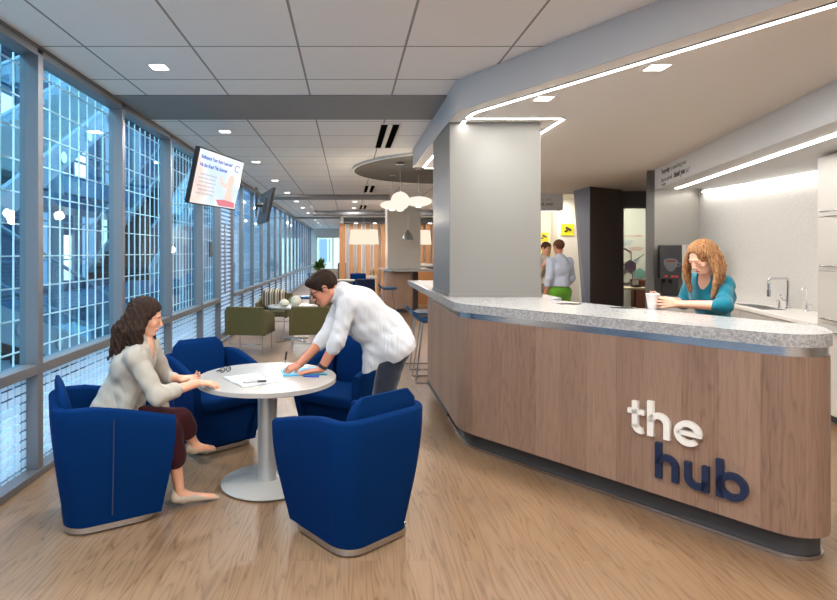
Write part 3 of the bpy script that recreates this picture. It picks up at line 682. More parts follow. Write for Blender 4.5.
t = thing('desk_phone', 'small grey and black desk phone on the office desk', 'phone', (6.38, 12.35, .82)); MB().bb(-.08, .08, -.08, .08, 0, .05).build('base', 'black', t, bevel=.01); MB().bb(-.07, .05, .0, .03, .05, .16).build('screen', 'cabinet', t)
t = thing('office_chair', 'black office chair behind the office glass', 'chair', (6.78, 11.8, 0))
MB().box((0, 0, .48), (.46, .46, .08)).build('seat', 'black', t, bevel=.02); MB().box((.0, -.2, .78), (.42, .06, .5)).build('backrest', 'black', t, bevel=.03)
MB().lathe([(.03, .05), (.03, .45)], n=12).build('column', 'black', t)
for k in range(5): a = 2*PI*k/5; MB().tube([(0, 0, .08), (.27*math.cos(a), .27*math.sin(a), .04)], .016).build('foot', 'black', t)
t = thing('office_cabinet', 'red-brown low cabinet behind the black office chair', 'cabinet', (7.2, 13.2, 0)); MB().bb(-.35, .5, -.2, .3, 0, .9).build('body', 'red_brown', t); MB().bb(-.37, .52, -.22, .32, .9, .94).build('top', 'red_brown', t)
# pantry on the left of the dark pillar
struct('wall_pantry', MB().bb(3.7, 5.2, 13.0, 13.1, 0, SZ), 'wall_warm')
struct('wall_pantry_pier', MB().bb(4.72, 5.2, 12.55, 13.0, 0, SZ), 'wall_white')
struct('ceiling_pantry', MB().bb(3.3, 5.2, 11.45, 13.1, 2.79, 2.83), 'wall_white')
struct('bulkhead_far', MB().bb(3.3, 4.43, 11.5, 11.8, 2.46, SZ), 'fascia')
q = thing('wall_quotation', 'small grey lettering fragment on the bulkhead beside the column', 'lettering')
flat_text('is something you', .085, 'text_line', 'ink_light', q, frame_mtx((3.62, 11.495, 2.66), (1, 0, 0), (0, 0, 1)), .001)
flat_text('thank you', .10, 'text_line', 'ink_grey', q, frame_mtx((3.82, 11.495, 2.56), (1, 0, 0), (0, 0, 1)), .001, .002, .2)
led('light_strip', 'light strip under the far bulkhead beyond the column', (3.5, 11.7), (4.40, 11.7), 2.455, .04, 'led_warm', pw=5)
l = bpy.data.lights.new('pantry_lamp', 'AREA'); l.energy = 18; l.size = .3; l.color = (1, .9, .76)
lt = thing('pantry_downlight', 'warm downlight in the pantry beyond the column', 'light', (4.5, 12.2, 2.785)); MB().bb(-.12, .12, -.12, .12, 0, .005).build('diffuser', 'downlight', lt); lo = bpy.data.objects.new('lamp', l); COL.objects.link(lo); lo.parent = lt; lo.location = (0, 0, -.012)
for (x, z, ww, hh, y, lab) in [(4.55, 1.50, .3, .4, 12.98, 'yellow poster on the wall left of the man in green trousers'), (4.55, 1.95, .22, .2, 12.98, 'small yellow card above the tall yellow poster'), (4.93, 2.1, .28, .26, 12.53, 'square yellow and black picture high on the white pier')]:
    t = thing('yellow_poster', lab, 'poster', (x, y, z)); MB().bb(-ww/2, ww/2, 0, .02, -hh/2, hh/2).build('sheet', 'yellow', t)
    e = MB(); e.box((.02, -.003, .02), (ww*.5, .006, hh*.22), ry=.5); e.box((-.03, -.003, -.03), (ww*.3, .006, hh*.16), ry=-.4); e.build('printed_mark', 'ink_grey' if hh != .26 else 'black', t)
t = thing('pantry_counter', 'low counter with small items behind the man in green trousers', 'counter', (4.35, 12.6, 0)); MB().bb(-.6, .35, -.25, .35, .86, .9).build('slab', 'worktop', t); MB().bb(-.58, .33, -.2, .35, 0, .86).build('body', 'cabinet', t)
# ------------------------------------------------------------------ the hub counter
hub = thing('reception_counter', 'long curved walnut bar counter with a white stone top and steel trim', 'counter')
fd = Vector((.6187, -.7857))
A0 = Vector((.91, 4.57)); END = A0+fd*2.83
BACK = [(2.62, 3.62), (1.78, 4.98), (1.78, 6.35)]
def outline(off, far=6.37, fr=.22):
    # corner points pushed out by off (front, left side and end)
    n1 = Vector((-.7857, -.6187)); L = Vector((.91-off, 0))
    # left line X=.91-off ; front line through A0+n1*off
    q = A0+n1*off; s = (L.x-q.x)/fd.x; c1 = q+fd*s
    e = q+fd*(2.39+off*.9)
    ed = Vector((.52, .854)).normalized()
    c3 = e+ed*.60
    return [(L.x, far), (c1.x, c1.y), (e.x, e.y), (c3.x, c3.y)], off
def poly(off, far, endr, backpts):
    p, _ = outline(off, far); pts = p+backpts
    rad = [0, .45+off, endr, .10+off*.5]+[0]*len(backpts)
    return rounded(pts, rad, 14)
inner = [(1.85, 4.85), (1.85, far_ := 6.37)]
def loft_panel(name, off, z0, z1, mat, far=6.37, back=None, endr=.22, **kw):
    pts = poly(off, far, endr, back or inner)
    m = MB(); m.prism(pts, z0, z1); ob = m.build(name, mat, hub, smooth=True, angle=30, **kw)
    # uv by perimeter length
    me = ob.data; uvl = me.uv_layers.new(name='UVMap'); cum = {}
    n = len(pts); a = sum(pts[i][0]*pts[(i+1) % n][1]-pts[(i+1) % n][0]*pts[i][1] for i in range(n)); pp = pts[::-1] if a < 0 else pts
    d = 0.0; acc = []
    for i in range(n): acc.append(d); d += (Vector(pp[(i+1) % n])-Vector(pp[i])).length
    for poly_ in me.polygons:
        vs = list(poly_.vertices)
        for li, vi in zip(poly_.loop_indices, vs):
            u = acc[vi % n]
            if len(vs) == 4 and (vi % n) == 0 and any((v % n) == n-1 for v in vs): u = d
            uvl.data[li].uv = (u, me.vertices[vi].co.z)
    return ob
loft_panel('front_panel', 0.0, .14, 1.062, 'walnut', endr=.20)
loft_panel('metal_band', -.012, 1.062, 1.112, 'steel', endr=.19)
loft_panel('kickboard', -.075, .022, .14, 'kick_dark', endr=.15)
loft_panel('foot_rail', -.055, .002, .022, 'steel', endr=.16)
loft_panel('stone_top', .025, 1.112, ZT, 'stone', 8.25, [(1.78, 4.95), (1.95, 5.1), (1.95, 8.25)], .24)
MB().bb(.905, .94, 5.1, 6.36, .10, .145).build('side_kick_trim', 'kick_dark', hub)
MB().bb(1.15, 1.75, 7.0, 7.75, 0, 1.112).build('far_support', 'walnut_obj', hub)
# power grommets in the stone top
for x, y, lab in ((1.78, 4.50, 'left oval steel power grommet set in the stone top by the column'), (2.07, 4.18, 'right oval steel power grommet set in the stone top')):
    t = thing('power_grommet', lab, 'power outlet', (x, y, ZT), 0, 'grommets in the counter top')
    m = MB(); m.lathe([(.10, 0), (.10, .003), (.085, .004)], n=40); m.xf(Matrix.Diagonal((1, .8, 1, 1))); m.build('rim', 'steel', t, smooth=True)
    for k in (-.04, 0, .04): MB().bb(k-.013, k+.013, -.02, .02, .004, .006).build('socket', 'black', t)
# lettering on the front, each letter mounted by itself
n1 = Vector((-.7857, -.6187))
def stroke(pts, wd):                     # stroked polyline ribbon -> plan outline (2d list of quads)
    return pts
def letter(ch, s0, z0, S, mat, label):
    # local x along the front, y up; stroke weight w; x height 1.0*S
    w_ = .235*S; h = .05*S/.14; d = .028
    m = MB()
    def bar(x0, x1, y0, y1): m.bb(x0, x1, y0, y1, 0, d)
    def arc(cx, cy, r, a0, a1, n=26, rx=None):
        rx = rx or r; k = n; o = []
        full = abs(a1-a0) >= 359
        for i in range(k+1):
            a = R(a0+(a1-a0)*i/k); o.append((a,))
        rg = []
        for (a,) in o:
            c, s_ = math.cos(a), math.sin(a); ri = r-w_; ro = r
            rg.append([(cx+ri*c, cy+ri*s_, 0), (cx+ro*c, cy+ro*s_, 0), (cx+ro*c, cy+ro*s_, d), (cx+ri*c, cy+ri*s_, d)])
        m.rings(rg, cap=not full)
    X = S
    if ch == 't': bar(.12*S, .12*S+w_, .22*S, 1.34*S); bar(-.06*S, .62*S, .80*S, 1.0*S); arc(.12*S+.36*S, .24*S+.12*S, .36*S, 180, 285, 14)
    if ch == 'h': bar(0, w_, 0, 1.42*S); arc(.43*S, .57*S, .43*S, 0, 180); bar(.86*S-w_, .86*S, 0, .57*S)
    if ch == 'u': bar(0, w_, .43*S, 1.0*S); arc(.43*S, .43*S, .43*S, 180, 360); bar(.86*S-w_, .86*S, 0, 1.0*S)
    if ch == 'b': bar(0, w_, 0, 1.42*S); arc(.52*S, .5*S, .515*S, 0, 360, 40)
    if ch == 'e': arc(.52*S, .5*S, .515*S, 0, 312, 36); bar(.1*S, 1.02*S, .41*S, .41*S+.18*S)
    p = A0+fd*s0+n1*.001
    m.xf(frame_mtx((p.x, p.y, z0), (fd.x, fd.y, 0), (0, 0, 1)))
    ob = m.build('sign_letter', mat); tag(ob, label, 'letter', 'raised letters of the counter sign')
letter('t', 1.384, .487, .145, 'letter_white', 'white raised letter t, first letter of the upper word')
letter('h', 1.492, .489, .148, 'letter_white', 'white raised letter h in the middle of the upper word')
letter('e', 1.642, .485, .140, 'letter_white', 'white raised letter e ending the upper word')
letter('h', 1.537, .250, .148, 'letter_navy', 'navy raised letter h, first letter of the lower word')
letter('u', 1.697, .247, .146, 'letter_navy', 'navy raised letter u in the middle of the lower word')
letter('b', 1.858, .247, .146, 'letter_navy', 'navy raised letter b ending the lower word')

# ------------------------------------------------------------------ round meeting table
TX, TY, TZ = -.56, 3.87, .74
t = thing('round_table', 'round white pedestal table with papers, standing between the blue armchairs', 'table', (TX, TY, 0))
MB().lathe([(.470, TZ-.034), (.478, TZ-.030), (.478, TZ-.004), (.474, TZ)], n=96).build('tabletop', 'white_gloss', t, smooth=True)
MB().lathe([(.066, .02), (.066, TZ-.034)], n=40).build('pedestal', 'table_metal', t, smooth=True)
MB().lathe([(.30, .004), (.315, .012), (.315, .016), (.30, .024), (.09, .030), (.06, .034)], n=80).build('base_disc', 'white_gloss', t, smooth=True)
MB().lathe([(.28, 0), (.28, .006)], n=60).build('glide_ring', 'black', t)

# ------------------------------------------------------------------ blue tub armchairs (facing +Y in their own frame)
def srect(hx, hy, r, n=8):
    pts = []
    for cx, cy, a0 in ((hx-r, hy-r, 0), (-hx+r, hy-r, 90), (-hx+r, -hy+r, 180), (hx-r, -hy+r, 270)):
        for k in range(n+1): a = R(a0+90*k/n); pts.append((cx+r*math.cos(a), cy+r*math.sin(a)))
    return pts
def tub_chair(label, loc, rz):
    t = thing('tub_armchair', label, 'armchair', loc, rz, 'blue tub armchairs round the white table')
    # open shell: back and two arms as one wrapped ribbon; path in plan from front right, round the back, to front left
    def path(z, hx, hy, r):
        pts = []
        pts.append((hx, hy)); 
        for k in range(1, 7): pts.append((hx, hy-(2*hy-r)*k/6))
        for k in range(1, 11): a = R(0-90*k/10); pts.append((hx-r+r*math.cos(a), -hy+r+r*math.sin(a)))
        for k in range(1, 5): pts.append((hx-r-(2*hx-2*r)*k/4, -hy))
        for k in range(1, 11): a = R(-90-90*k/10); pts.append((-hx+r+r*math.cos(a), -hy+r+r*math.sin(a)))
        for k in range(1, 7): pts.append((-hx, -hy+r+(2*hy-r)*k/6))
        return pts
    def rim(x, y): return .715-.11*max(0.0, min(1.0, (y+.12)/.44))**1.2
    th = .062; levels = 9; cols = None; outer = []; inn = []
    for j in range(levels+1):
        f = j/levels
        hx = .255+.078*math.sin(f*PI/2)**1.1; hy = .258+.068*math.sin(f*PI/2)**1.1; r = .14
        po = path(0, hx, hy, r); pi_ = path(0, hx-th, hy, max(.07, r-th*.7)); 
        # inner back sits forward
        pi_ = [(x, max(y, -hy+th)) for x, y in pi_]
        outer.append([(x, y, .045+f*(rim(x, y)-.045)) for x, y in po]); inn.append([(x, y, .045+f*(rim(*po[i])-.045)) for i, (x, y) in enumerate(pi_)])
    n = len(outer[0]); vs = []; m = MB()
    prof = []
    for i in range(n):
        col = [outer[j][i] for j in range(levels+1)]
        top_o = Vector(outer[-1][i]); top_i = Vector(inn[-1][i])
        for a in (30, 60, 90, 120, 150):
            c = (top_o+top_i)/2; q = c+(top_o-top_i)/2*math.cos(R(a)); q.z += .022*math.sin(R(a)); col.append(tuple(q))
        col += [inn[j][i] for j in range(levels, -1, -1)]
        prof.append(col)
    m.rings(prof, close=True, cap=True)
    m.build('shell', 'blue_wool', t, smooth=True, angle=60)
    # seat block with a slightly domed cushion
    s = MB(); s.prism([(-.215, -.2), (.215, -.2), (.24, .245), (-.24, .245)][::1], .045, .36, [(-.26, -.22), (.26, -.22), (.275, .28), (-.275, .28)])
    s.build('seat_base', 'blue_wool', t, bevel=.012, seg=3)
    rg = []
    for z, sc in ((.345, .97), (.36, 1.0), (.41, 1.0), (.428, .985), (.438, .93), (.443, .8), (.445, .4)): rg.append([(x*sc, y*sc+.015, z) for x, y in srect(.272, .29, .05)])
    MB().rings(rg).build('seat_cushion', 'blue_wool', t, smooth=True, angle=60)
    # back cushion, leaning, rising above the rim
    c = MB(); rg = []
    for j in range(9):
        f = j/8; hz = .42+.42*f; yb = -.20-.078*f; e_ = math.sin(PI*min(1, .12+f*.88))**.3 if f < 1 else .3
        e_ = [.55, .92, 1, 1, 1, 1, .985, .93, .70][j]; th_ = [.06, .085, .09, .085, .08, .072, .064, .052, .02][j]
        rg.append([(x*e_, yb+y_, hz) for x, y_ in srect(.235+.012*f, th_/2, th_/2*.9, 4)])
    c.rings(rg); c.build('back_cushion', 'blue_wool', t, smooth=True, angle=60)
    MB().prism(srect(.258, .262, .13), .012, .045).build('plinth', 'steel', t, smooth=True)
    MB().prism(srect(.24, .24, .12), 0, .012).build('glide', 'black', t)
    sm = MB(); sm.tube([(.352, -.02, .66), (.335, -.02, .4), (.293, -.02, .10)], .0028, 6); sm.build('seam', 'navy', t)
    return t
c0 = tub_chair('blue tub armchair at the left, the seated woman sits in it', (-1.47, 3.44, 0), R(30-90))
dup(c0, (.02, 3.225, 0), R(130-90), 'empty blue tub armchair nearest the viewer, its back turned to us')
dup(c0, (-1.14, 4.70, 0), R(-49-90), 'empty blue tub armchair on the window side beyond the round table')
dup(c0, (-.02, 4.78, 0), R(-123-90), 'blue tub armchair behind the leaning man, facing the table')

# ------------------------------------------------------------------ things on the round table
nb = thing('notebook', 'open white notebook with handwriting on the table in front of the woman', 'notebook', (-.665, 3.746, TZ), R(-55))
m = MB()
rg = []
for k in range(13):
    x = -.17+.34*k/12; z = .004+.010*(abs(math.sin((x)/.17*PI/2*2)) if abs(x) < .17 else 0); rg.append([(x, -.12, 0.0), (x, .12, 0.0), (x, .12, z), (x, -.12, z)])
m.rings(rg); m.build('pages', 'paper', nb, smooth=True)
for r_ in range(4): MB().bb(.04, .04+.05+.02*((r_*7) % 3), .03-.016*r_, .034-.016*r_, .0142, .0150).build('handwriting', 'ink_grey', nb)
MB().bb(-.175, .175, -.123, .123, -.0, .0022).build('cover', 'ink_light', nb)
def pen(name, label, a, b, mats, r=.005):
    a = Vector(a); b = Vector(b); t = thing(name, label, 'pen', tuple(a)); d = b-a
    MB().tube([(0,0,0), tuple(d*.06)], [.001, r*.8], 10).build('tip', 'black', t); MB().tube([tuple(d*.06), tuple(d*.62)], r, 12).build('barrel', mats[0], t, smooth=True)
    MB().tube([tuple(d*.62), tuple(d)], r*1.15, 12).build('cap', mats[1], t, smooth=True); return t
pen('marker_pen', 'white marker pen with a black cap lying on the near edge of the notebook', (-.675, 3.585, TZ+.0225), (-.53, 3.625, TZ+.0225), ('white_gloss', 'black'), .0065)
fo = thing('folder', 'bright cyan folder under the man\'s hand on the round table', 'folder', (-.32, 4.00, TZ), R(12))
MB().prism([(-.15, -.12), (.15, -.12), (.15, .12), (-.15, .12)], 0, .004).build('back_cover', 'folder_cyan', fo); MB().prism([(-.148, -.12), (.148, -.118), (.146, .12), (-.15, .118)], .0045, .007).build('front_cover', 'folder_cyan', fo)
MB().tube([(-.151, -.115, .004), (-.151, .115, .004)], .004, 6).build('spine', 'folder_cyan', fo)
pen('ballpoint_pen', 'blue ballpoint pen lying at the near edge of the cyan folder', (-.31, 3.845, TZ+.006), (-.20, 3.83, TZ+.006), ('pen_blue', 'pen_blue'), .006)
sg = thing('folded_sunglasses', 'small folded dark eyeglasses lying near the woman\'s hand', 'eyeglasses', (-.875, 3.985, TZ), R(50)); sg.scale = (.8, .8, .8)
for x in (-.032, .032):
    m = MB(); m.tube([(x+.026*math.cos(a), 0, .026+.02*math.sin(a)) for a in [2*PI*k/16 for k in range(16)]], .0035, 6, True); m.build('rim', 'black', sg, smooth=True)
    MB().rings([[(x+.024*math.cos(2*PI*k/16), y, .026+.018*math.sin(2*PI*k/16)) for k in range(16)] for y in (-.001, .001)]).build('lens', 'clear_glass', sg)
MB().tube([(-.06, 0, .035), (-.058, .06, .012), (.03, .075, .006)], .003, 6).build('temple', 'black', sg); MB().tube([(.06, 0, .035), (.058, .05, .012), (-.03, .062, .006)], .003, 6).build('temple', 'black', sg)

# ------------------------------------------------------------------ hanging screens
def screen(label, tl, tr, height, tilt, front=True, content=True, ym=8.47):
    tl = Vector(tl); tr = Vector(tr); u = (tr-tl); W = u.length; u.z = 0; u.normalize(); up = Vector((0, 0, 1))
    n0 = u.cross(up)                                   # horizontal normal of the picture side
    q = Matrix.Rotation(tilt, 3, u); dn = q @ (-up); n = q @ n0
    t = thing('hanging_screen', label, 'television', tuple(tl))
    def P(a, b, c): return tuple(u*a+dn*b+n*c)
    def slab(a0, a1, b0, b1, c0, c1, name, mat):
        m = MB(); m.add([P(a, b, c) for a in (a0, a1) for b in (b0, b1) for c in (c0, c1)], [(0,1,3,2), (4,6,7,5), (0,4,5,1), (2,3,7,6), (0,2,6,4), (1,5,7,3)]); return m.build(name, mat, t)
    slab(0, W, 0, height, -.05, 0, 'housing', 'black'); b = .014
    slab(b, W-b, b, height-b, 0, .002, 'display', 'screen_image' if content else 'black_gloss')
    c = tl+u*W/2+dn*height*.45-n*.05
    top = Vector((c.x, c.y, CZ))-Vector((n0.x, n0.y, 0))*.12
    bk = Vector((c.x, c.y, 0))-Vector((n0.x, n0.y, 0))*.14; sg = 1 if n0.x > 0 else -1
    if content: bk = Vector((c.x-.16, c.y, 0))
    MB().tube([tuple(Vector((bk.x, bk.y, c.z-.1))-tl), tuple(Vector((bk.x, bk.y, tl.z+.06))-tl)], .024, 12).build('mount_post', 'black', t)
    MB().tube([tuple(Vector((bk.x, bk.y, c.z))-tl), tuple(c-tl)], .04, 10).build('mount_arm', 'black', t)
    MB().tube([tuple(Vector((bk.x, bk.y, c.z+.03))-tl), tuple(Vector((WX+.005, ym, c.z+.03))-tl)], .02, 10).build('wall_arm', 'black', t)
    slab(W/2-.16, W/2+.16, height*.25, height*.7, -.085, -.05, 'mount_plate', 'black')
    return t, P, W
# slide on the first screen: pale picture with procedural wash
s = NT('screen_image'); tc = s.add('ShaderNodeTexCoord'); 
s1 = s.add('ShaderNodeTexNoise', {'Vector': tc.outputs['Object'], 'Scale': 3.0, 'Detail': 3.0})
col = s.ramp(s1.outputs[0], [(.35, rgb(190, 208, 226)), (.5, rgb(214, 216, 220)), (.62, rgb(226, 206, 196)), (.72, rgb(214, 190, 186))])
e_ = s.add('ShaderNodeEmission', {'Color': col, 'Strength': 1.0}); gl = s.add('ShaderNodeBsdfGlossy', {'Roughness': .05, 'Color': (.5, .5, .5, 1)}); fr = s.add('ShaderNodeFresnel', {'IOR': 1.5})
mx = s.add('ShaderNodeMixShader', {0: .10, 1: e_.outputs[0], 2: gl.outputs[0]}); s.surf(mx.outputs[0]); M['screen_image'] = s.m
emis('slide_blue', rgb(40, 90, 180), .8); emis('slide_grey', rgb(150, 160, 175), .8); emis('slide_pink', rgb(216, 130, 140), .8); emis('slide_skin', rgb(226, 196, 182), .9)
tv, P, W = screen('hanging television showing a pale blue and peach health slide', (-1.49, 5.62, 2.665), (-1.222, 6.60, 2.675), .585, R(13))
uu = (Vector((-1.222, 6.60, 0))-Vector((-1.49, 5.62, 0))).normalized(); O = Vector(P(0, 0, 0.0035)); DN = Vector(P(0, 1, 0))-Vector(P(0, 0, 0))
def on_screen(a, b): v = O+uu*a+DN*b; return (v.x, v.y, v.z)
def stext(body, a, b, size, mat, bold=0): flat_text(body, size, 'slide_text', mat, tv, frame_mtx(on_screen(a, b), uu, -DN), .0004, bold)
stext('Refinance Your Auto Loan and', .06, .105, .054, 'slide_blue', .0012); stext('Hit the Road This Summer', .06, .185, .054, 'slide_blue', .0012)
for k in range(6): stext('healthy choices every day', .08 if k % 2 else .1, .27+.04*k, .034, 'slide_grey')
def splat(pts, mat, name, lift):
    m = MB(); vs = [Vector(on_screen(a, b))+Vector(P(0, 0, lift)) for a, b in pts]; n = len(vs); m.add(vs, [tuple(range(n))]); m.build(name, mat, tv)
splat([(.78+.075*math.cos(x), .27+.075*math.sin(x)) for x in [2*PI*k/20 for k in range(20)]], 'slide_skin', 'slide_figure', .0)
splat([(.72, .34), (.84, .34), (.90, .50), (.98, .56), (.66, .56), (.70, .46)], 'slide_skin', 'slide_figure', .0005)
splat([(.52, .50), (.70, .485), (.96, .50), (.98, .56), (.60, .56)], 'slide_pink', 'slide_figure', .001)
splat([(.70, .36), (.56, .33), (.50, .24), (.53, .23), (.60, .29), (.72, .32)], 'slide_skin', 'slide_figure', .0007)
m = MB(); m.tube([(*on_screen(.87+.06*math.cos(x), .11+.035*math.sin(x)),) for x in [PI*.3+PI*1.5*k/18 for k in range(19)]], .004, 5); m.build('slide_emblem', 'slide_blue', tv)
t2, P2, W2 = screen('smaller looking hanging screen seen from behind, farther along the windows', (-1.20, 9.30, 2.67), (-1.53, 10.35, 2.67), .58, R(12), content=False, ym=13.33)

# ------------------------------------------------------------------ pendants
def canopy(t, z=CZ-.036): MB().lathe([(.065, z-.02-t.location.z), (.065, z-t.location.z)], n=24).build('canopy', 'steel', t, smooth=True)
def lamp_in(t, power, z=0, r=.08, col=(1, .86, .68)):
    l = bpy.data.lights.new('bulb', 'POINT'); l.energy = power; l.shadow_soft_size = r; l.color = col
    lo = bpy.data.objects.new('bulb', l); COL.objects.link(lo); lo.parent = t; lo.location = (0, 0, z)
t = thing('globe_pendant', 'large round white glass globe pendant', 'pendant lamp', (.845, 9.03, 2.425)); canopy(t)
MB().ell((0,0,0), (.155, .155, .15), 40, 24).build('globe', 'lamp_globe', t, smooth=True); MB().tube([(0, 0, .15), (0, 0, .6)], .006).build('rod', 'steel', t); MB().lathe([(.05, -.156), (.05, -.145)], n=24).build('bottom_cap', 'white_matte', t); lamp_in(t, 14, -.3)
t = thing('disc_pendant', 'flattened white glass pendant right of the globe', 'pendant lamp', (1.20, 9.5, 2.46), 0, 'flattened white pendants'); canopy(t)
MB().ell((0,0,0), (.225, .225, .085), 40, 18).build('glass_disc', 'lamp_globe', t, smooth=True); MB().tube([(0, 0, .08), (0, 0, .58)], .006).build('rod', 'steel', t); MB().lathe([(.05, -.092), (.05, -.08)], n=24).build('bottom_cap', 'white_matte', t); lamp_in(t, 12, -.2)
t = dup(t, (.83, 10.45, 2.48), None, 'flattened white glass pendant half hidden left of the globe')
t = thing('bell_pendant', 'small grey metal bell pendant hanging before the far column', 'pendant lamp', (1.50, 14.0, 1.9))
MB().lathe([(.14, 0), (.135, .05), (.11, .13), (.07, .19), (.03, .23), (.02, .26)], n=30, cap=False).build('shade', 'shade_grey', t, smooth=True); MB().lathe([(.11, .02), (.11, .022)], n=24).build('bulb_face', 'lamp_globe', t)
MB().tube([(-.02, 0, .25), (-.02, 0, 1.16)], .004).build('cord', 'steel', t); MB().tube([(.03, 0, .25), (.03, 0, 1.16)], .004).build('cord', 'steel', t)
def drum(label, x, y, z, r1, r0, h):
    t = thing('drum_pendant', label, 'pendant lamp', (x, y, z), 0, 'big tapered drum shades')
    m = MB(); m.lathe([(r0, 0), (r1, h)], n=48, cap=False); m.build('shade', 'lamp_shade', t, smooth=True)
    MB().lathe([(r0*.97, .01), (r0*.97, .015)], n=40).build('diffuser', 'lamp_shade', t); MB().tube([(0, 0, .015), (0, 0, CZ-z)], .006).build('cord', 'steel', t); lamp_in(t, 16, -.15)
drum('wide cream drum shade hanging before the orange slat screen', .46, 16.0, 1.82, .39, .43, .41)
drum('wide cream drum shade partly hidden behind the far column', 2.02, 16.4, 1.82, .39, .43, .41)

# ------------------------------------------------------------------ olive lounge chairs and low table
def olive_chair(label, loc, rz, arms=True):
    t = thing('lounge_armchair', label, 'armchair', loc, rz, 'olive green armchairs round the low white table')
    MB().bb(-.30, .30, -.28, .26, .31, .42).build('seat', 'olive', t, bevel=.02, seg=3)
    m = MB(); rg = []
    for j in range(6): f = j/5; z = .29+.45*f; rg.append([(-.30, -.30-.05*f, z), (.30, -.30-.05*f, z), (.30, -.245-.05*f, z), (-.30, -.245-.05*f, z)])
    m.rings(rg); m.build('backrest', 'olive', t, bevel=.012, seg=3)
    for s_ in (-1, 1):
        m = MB(); m.add([(s_*.275, -.33, .29), (s_*.275, .27, .29), (s_*.275, .25, .58), (s_*.275, -.35, .70), (s_*.325, -.33, .29), (s_*.325, .27, .29), (s_*.325, .25, .58), (s_*.325, -.35, .70)],
            [(0,1,2,3), (7,6,5,4), (0,4,5,1), (1,5,6,2), (2,6,7,3), (3,7,4,0)] if s_ < 0 else [(3,2,1,0), (4,5,6,7), (1,5,4,0), (2,6,5,1), (3,7,6,2), (0,4,7,3)])
        m.build('armrest', 'olive', t, bevel=.012, seg=3)
        MB().tube([(s_*.27, -.27, .3), (s_*.27, -.29, .005)], .011).build('leg', 'chrome', t, smooth=True); MB().tube([(s_*.27, .23, .3), (s_*.27, .25, .005)], .011).build('leg', 'chrome', t, smooth=True)
    MB().tube([(-.27, -.28, .15), (.27, -.28, .15)], .006).build('stretcher', 'chrome', t)
    return t
o0 = olive_chair('olive armchair with its back to us, left one beside the glass door', (-1.57, 9.05, 0), R(-8))
dup(o0, (-.63, 9.1, 0), R(5), 'olive armchair with its back to us, right one beside the leaning man\'s head')
dup(o0, (-1.50, 11.35, 0), R(172), 'olive armchair facing us with a striped cushion on it')
dup(o0, (-.42, 11.3, 0), R(190), 'olive armchair facing us, mostly hidden behind the man\'s face')
t = thing('striped_cushion', 'brown and cream striped cushion leaning in the far olive armchair', 'cushion', (-1.50, 11.36, .42), R(172))
m = MB(); rg = []
for j in range(11):
    f = -1+2*j/10; k = (1-f**4)**.5*.999+.001; rg.append([(x*(.55+.45*k), y*.10*k+.0, .22+.2*f) for x, y in [(-.24, -.5), (-.12, -.9), (0, -1), (.12, -.9), (.24, -.5), (.25, 0), (.24, .5), (.12, .9), (0, 1), (-.12, .9), (-.24, .5), (-.25, 0)]])
m.rings(rg); m.build('cover', 'stripes', t, smooth=True); t.location = (-1.50, 11.40, .43); 
t = thing('low_table', 'low round white table with a crossed chrome foot among the olive armchairs', 'table', (-1.0, 10.1, 0))
MB().lathe([(.44, .60), (.45, .605), (.45, .628), (.44, .632)], n=60).build('tabletop', 'white_gloss', t, smooth=True); MB().lathe([(.03, .02), (.03, .6)], n=20).build('pedestal', 'chrome', t, smooth=True)
for k in range(4): a = PI/4+k*PI/2; MB().tube([(0, 0, .04), (.36*math.cos(a), .36*math.sin(a), .015)], .016).build('foot', 'chrome', t, smooth=True)
t = thing('white_vase', 'rounded white sculptural vase standing on the low table', 'vase', (-.93, 9.98, .632))
m = MB(); m.lathe([(.04, 0), (.09, .04), (.105, .09), (.08, .15), (.04, .185), (.012, .19)], n=30); m.build('body', 'cream', t, smooth=True)
t = thing('white_vase', 'smaller rounded cream vase left of the taller one', 'vase', (-1.13, 9.9, .632))
m = MB(); m.lathe([(.04, 0), (.085, .035), (.09, .08), (.05, .12), (.01, .135)], n=30); m.build('body', 'cream', t, smooth=True)
t = thing('blue_chair', 'tall narrow blue high-back chair seen edge on beyond the olive chairs', 'chair', (-1.12, 14.2, 0), R(80))
MB().box((0, 0, .45), (.46, .46, .07)).build('seat', 'seat_blue', t, bevel=.02); MB().box((0, -.22, .78), (.44, .06, .62), rx=R(-8)).build('backrest', 'seat_blue', t, bevel=.02)
for x in (-.19, .19):
    for y in (-.19, .19): MB().tube([(x, y, .43), (x*1.1, y*1.1, 0.003)], .012).build('leg', 'chrome', t)

# ------------------------------------------------------------------ bar stools
def stool(label, loc, rz):
    t = thing('bar_stool', label, 'bar stool', loc, rz, 'blue bar stools')
    rg = []
    for k in range(13):
        f = k/12; x = -.23+.44*f; z = .745+.10*max(0, 1-f*3.2)**1.5+.012*(1 if f > .95 else 0); hw = .13+.085*math.sin(PI*min(1, .18+f*.9))
        rg.append([(x, -hw, z+.03), (x, -hw*.6, z+.004), (x, 0, z-.004), (x, hw*.6, z+.004), (x, hw, z+.03), (x, hw, z+.012), (x, hw*.6, z-.016), (x, 0, z-.026), (x, -hw*.6, z-.016), (x, -hw, z+.012)])
    MB().rings(rg).build('seat', 'seat_blue', t, smooth=True, angle=60)
    for s_ in (-1, 1):
        MB().tube([(-.10, s_*.10, .73), (-.2, s_*.19, .02), (-.19, s_*.2, .012), (.2, s_*.2, .012), (.2, s_*.19, .02), (.10, s_*.10, .73)], .009, 8).build('leg', 'chrome', t, smooth=True)
    MB().tube([(.17, -.165, .25), (.17, .165, .25)], .008, 8).build('footrest', 'chrome', t); MB().tube([(-.165, -.155, .25), (-.165, .155, .25)], .008, 8).build('footrest', 'chrome', t)
    MB().tube([(-.2, -.2, .012), (-.2, .2, .012)], .008, 8).build('floor_bar', 'chrome', t); MB().tube([(.2, -.2, .012), (.2, .2, .012)], .008, 8).build('floor_bar', 'chrome', t)
    return t
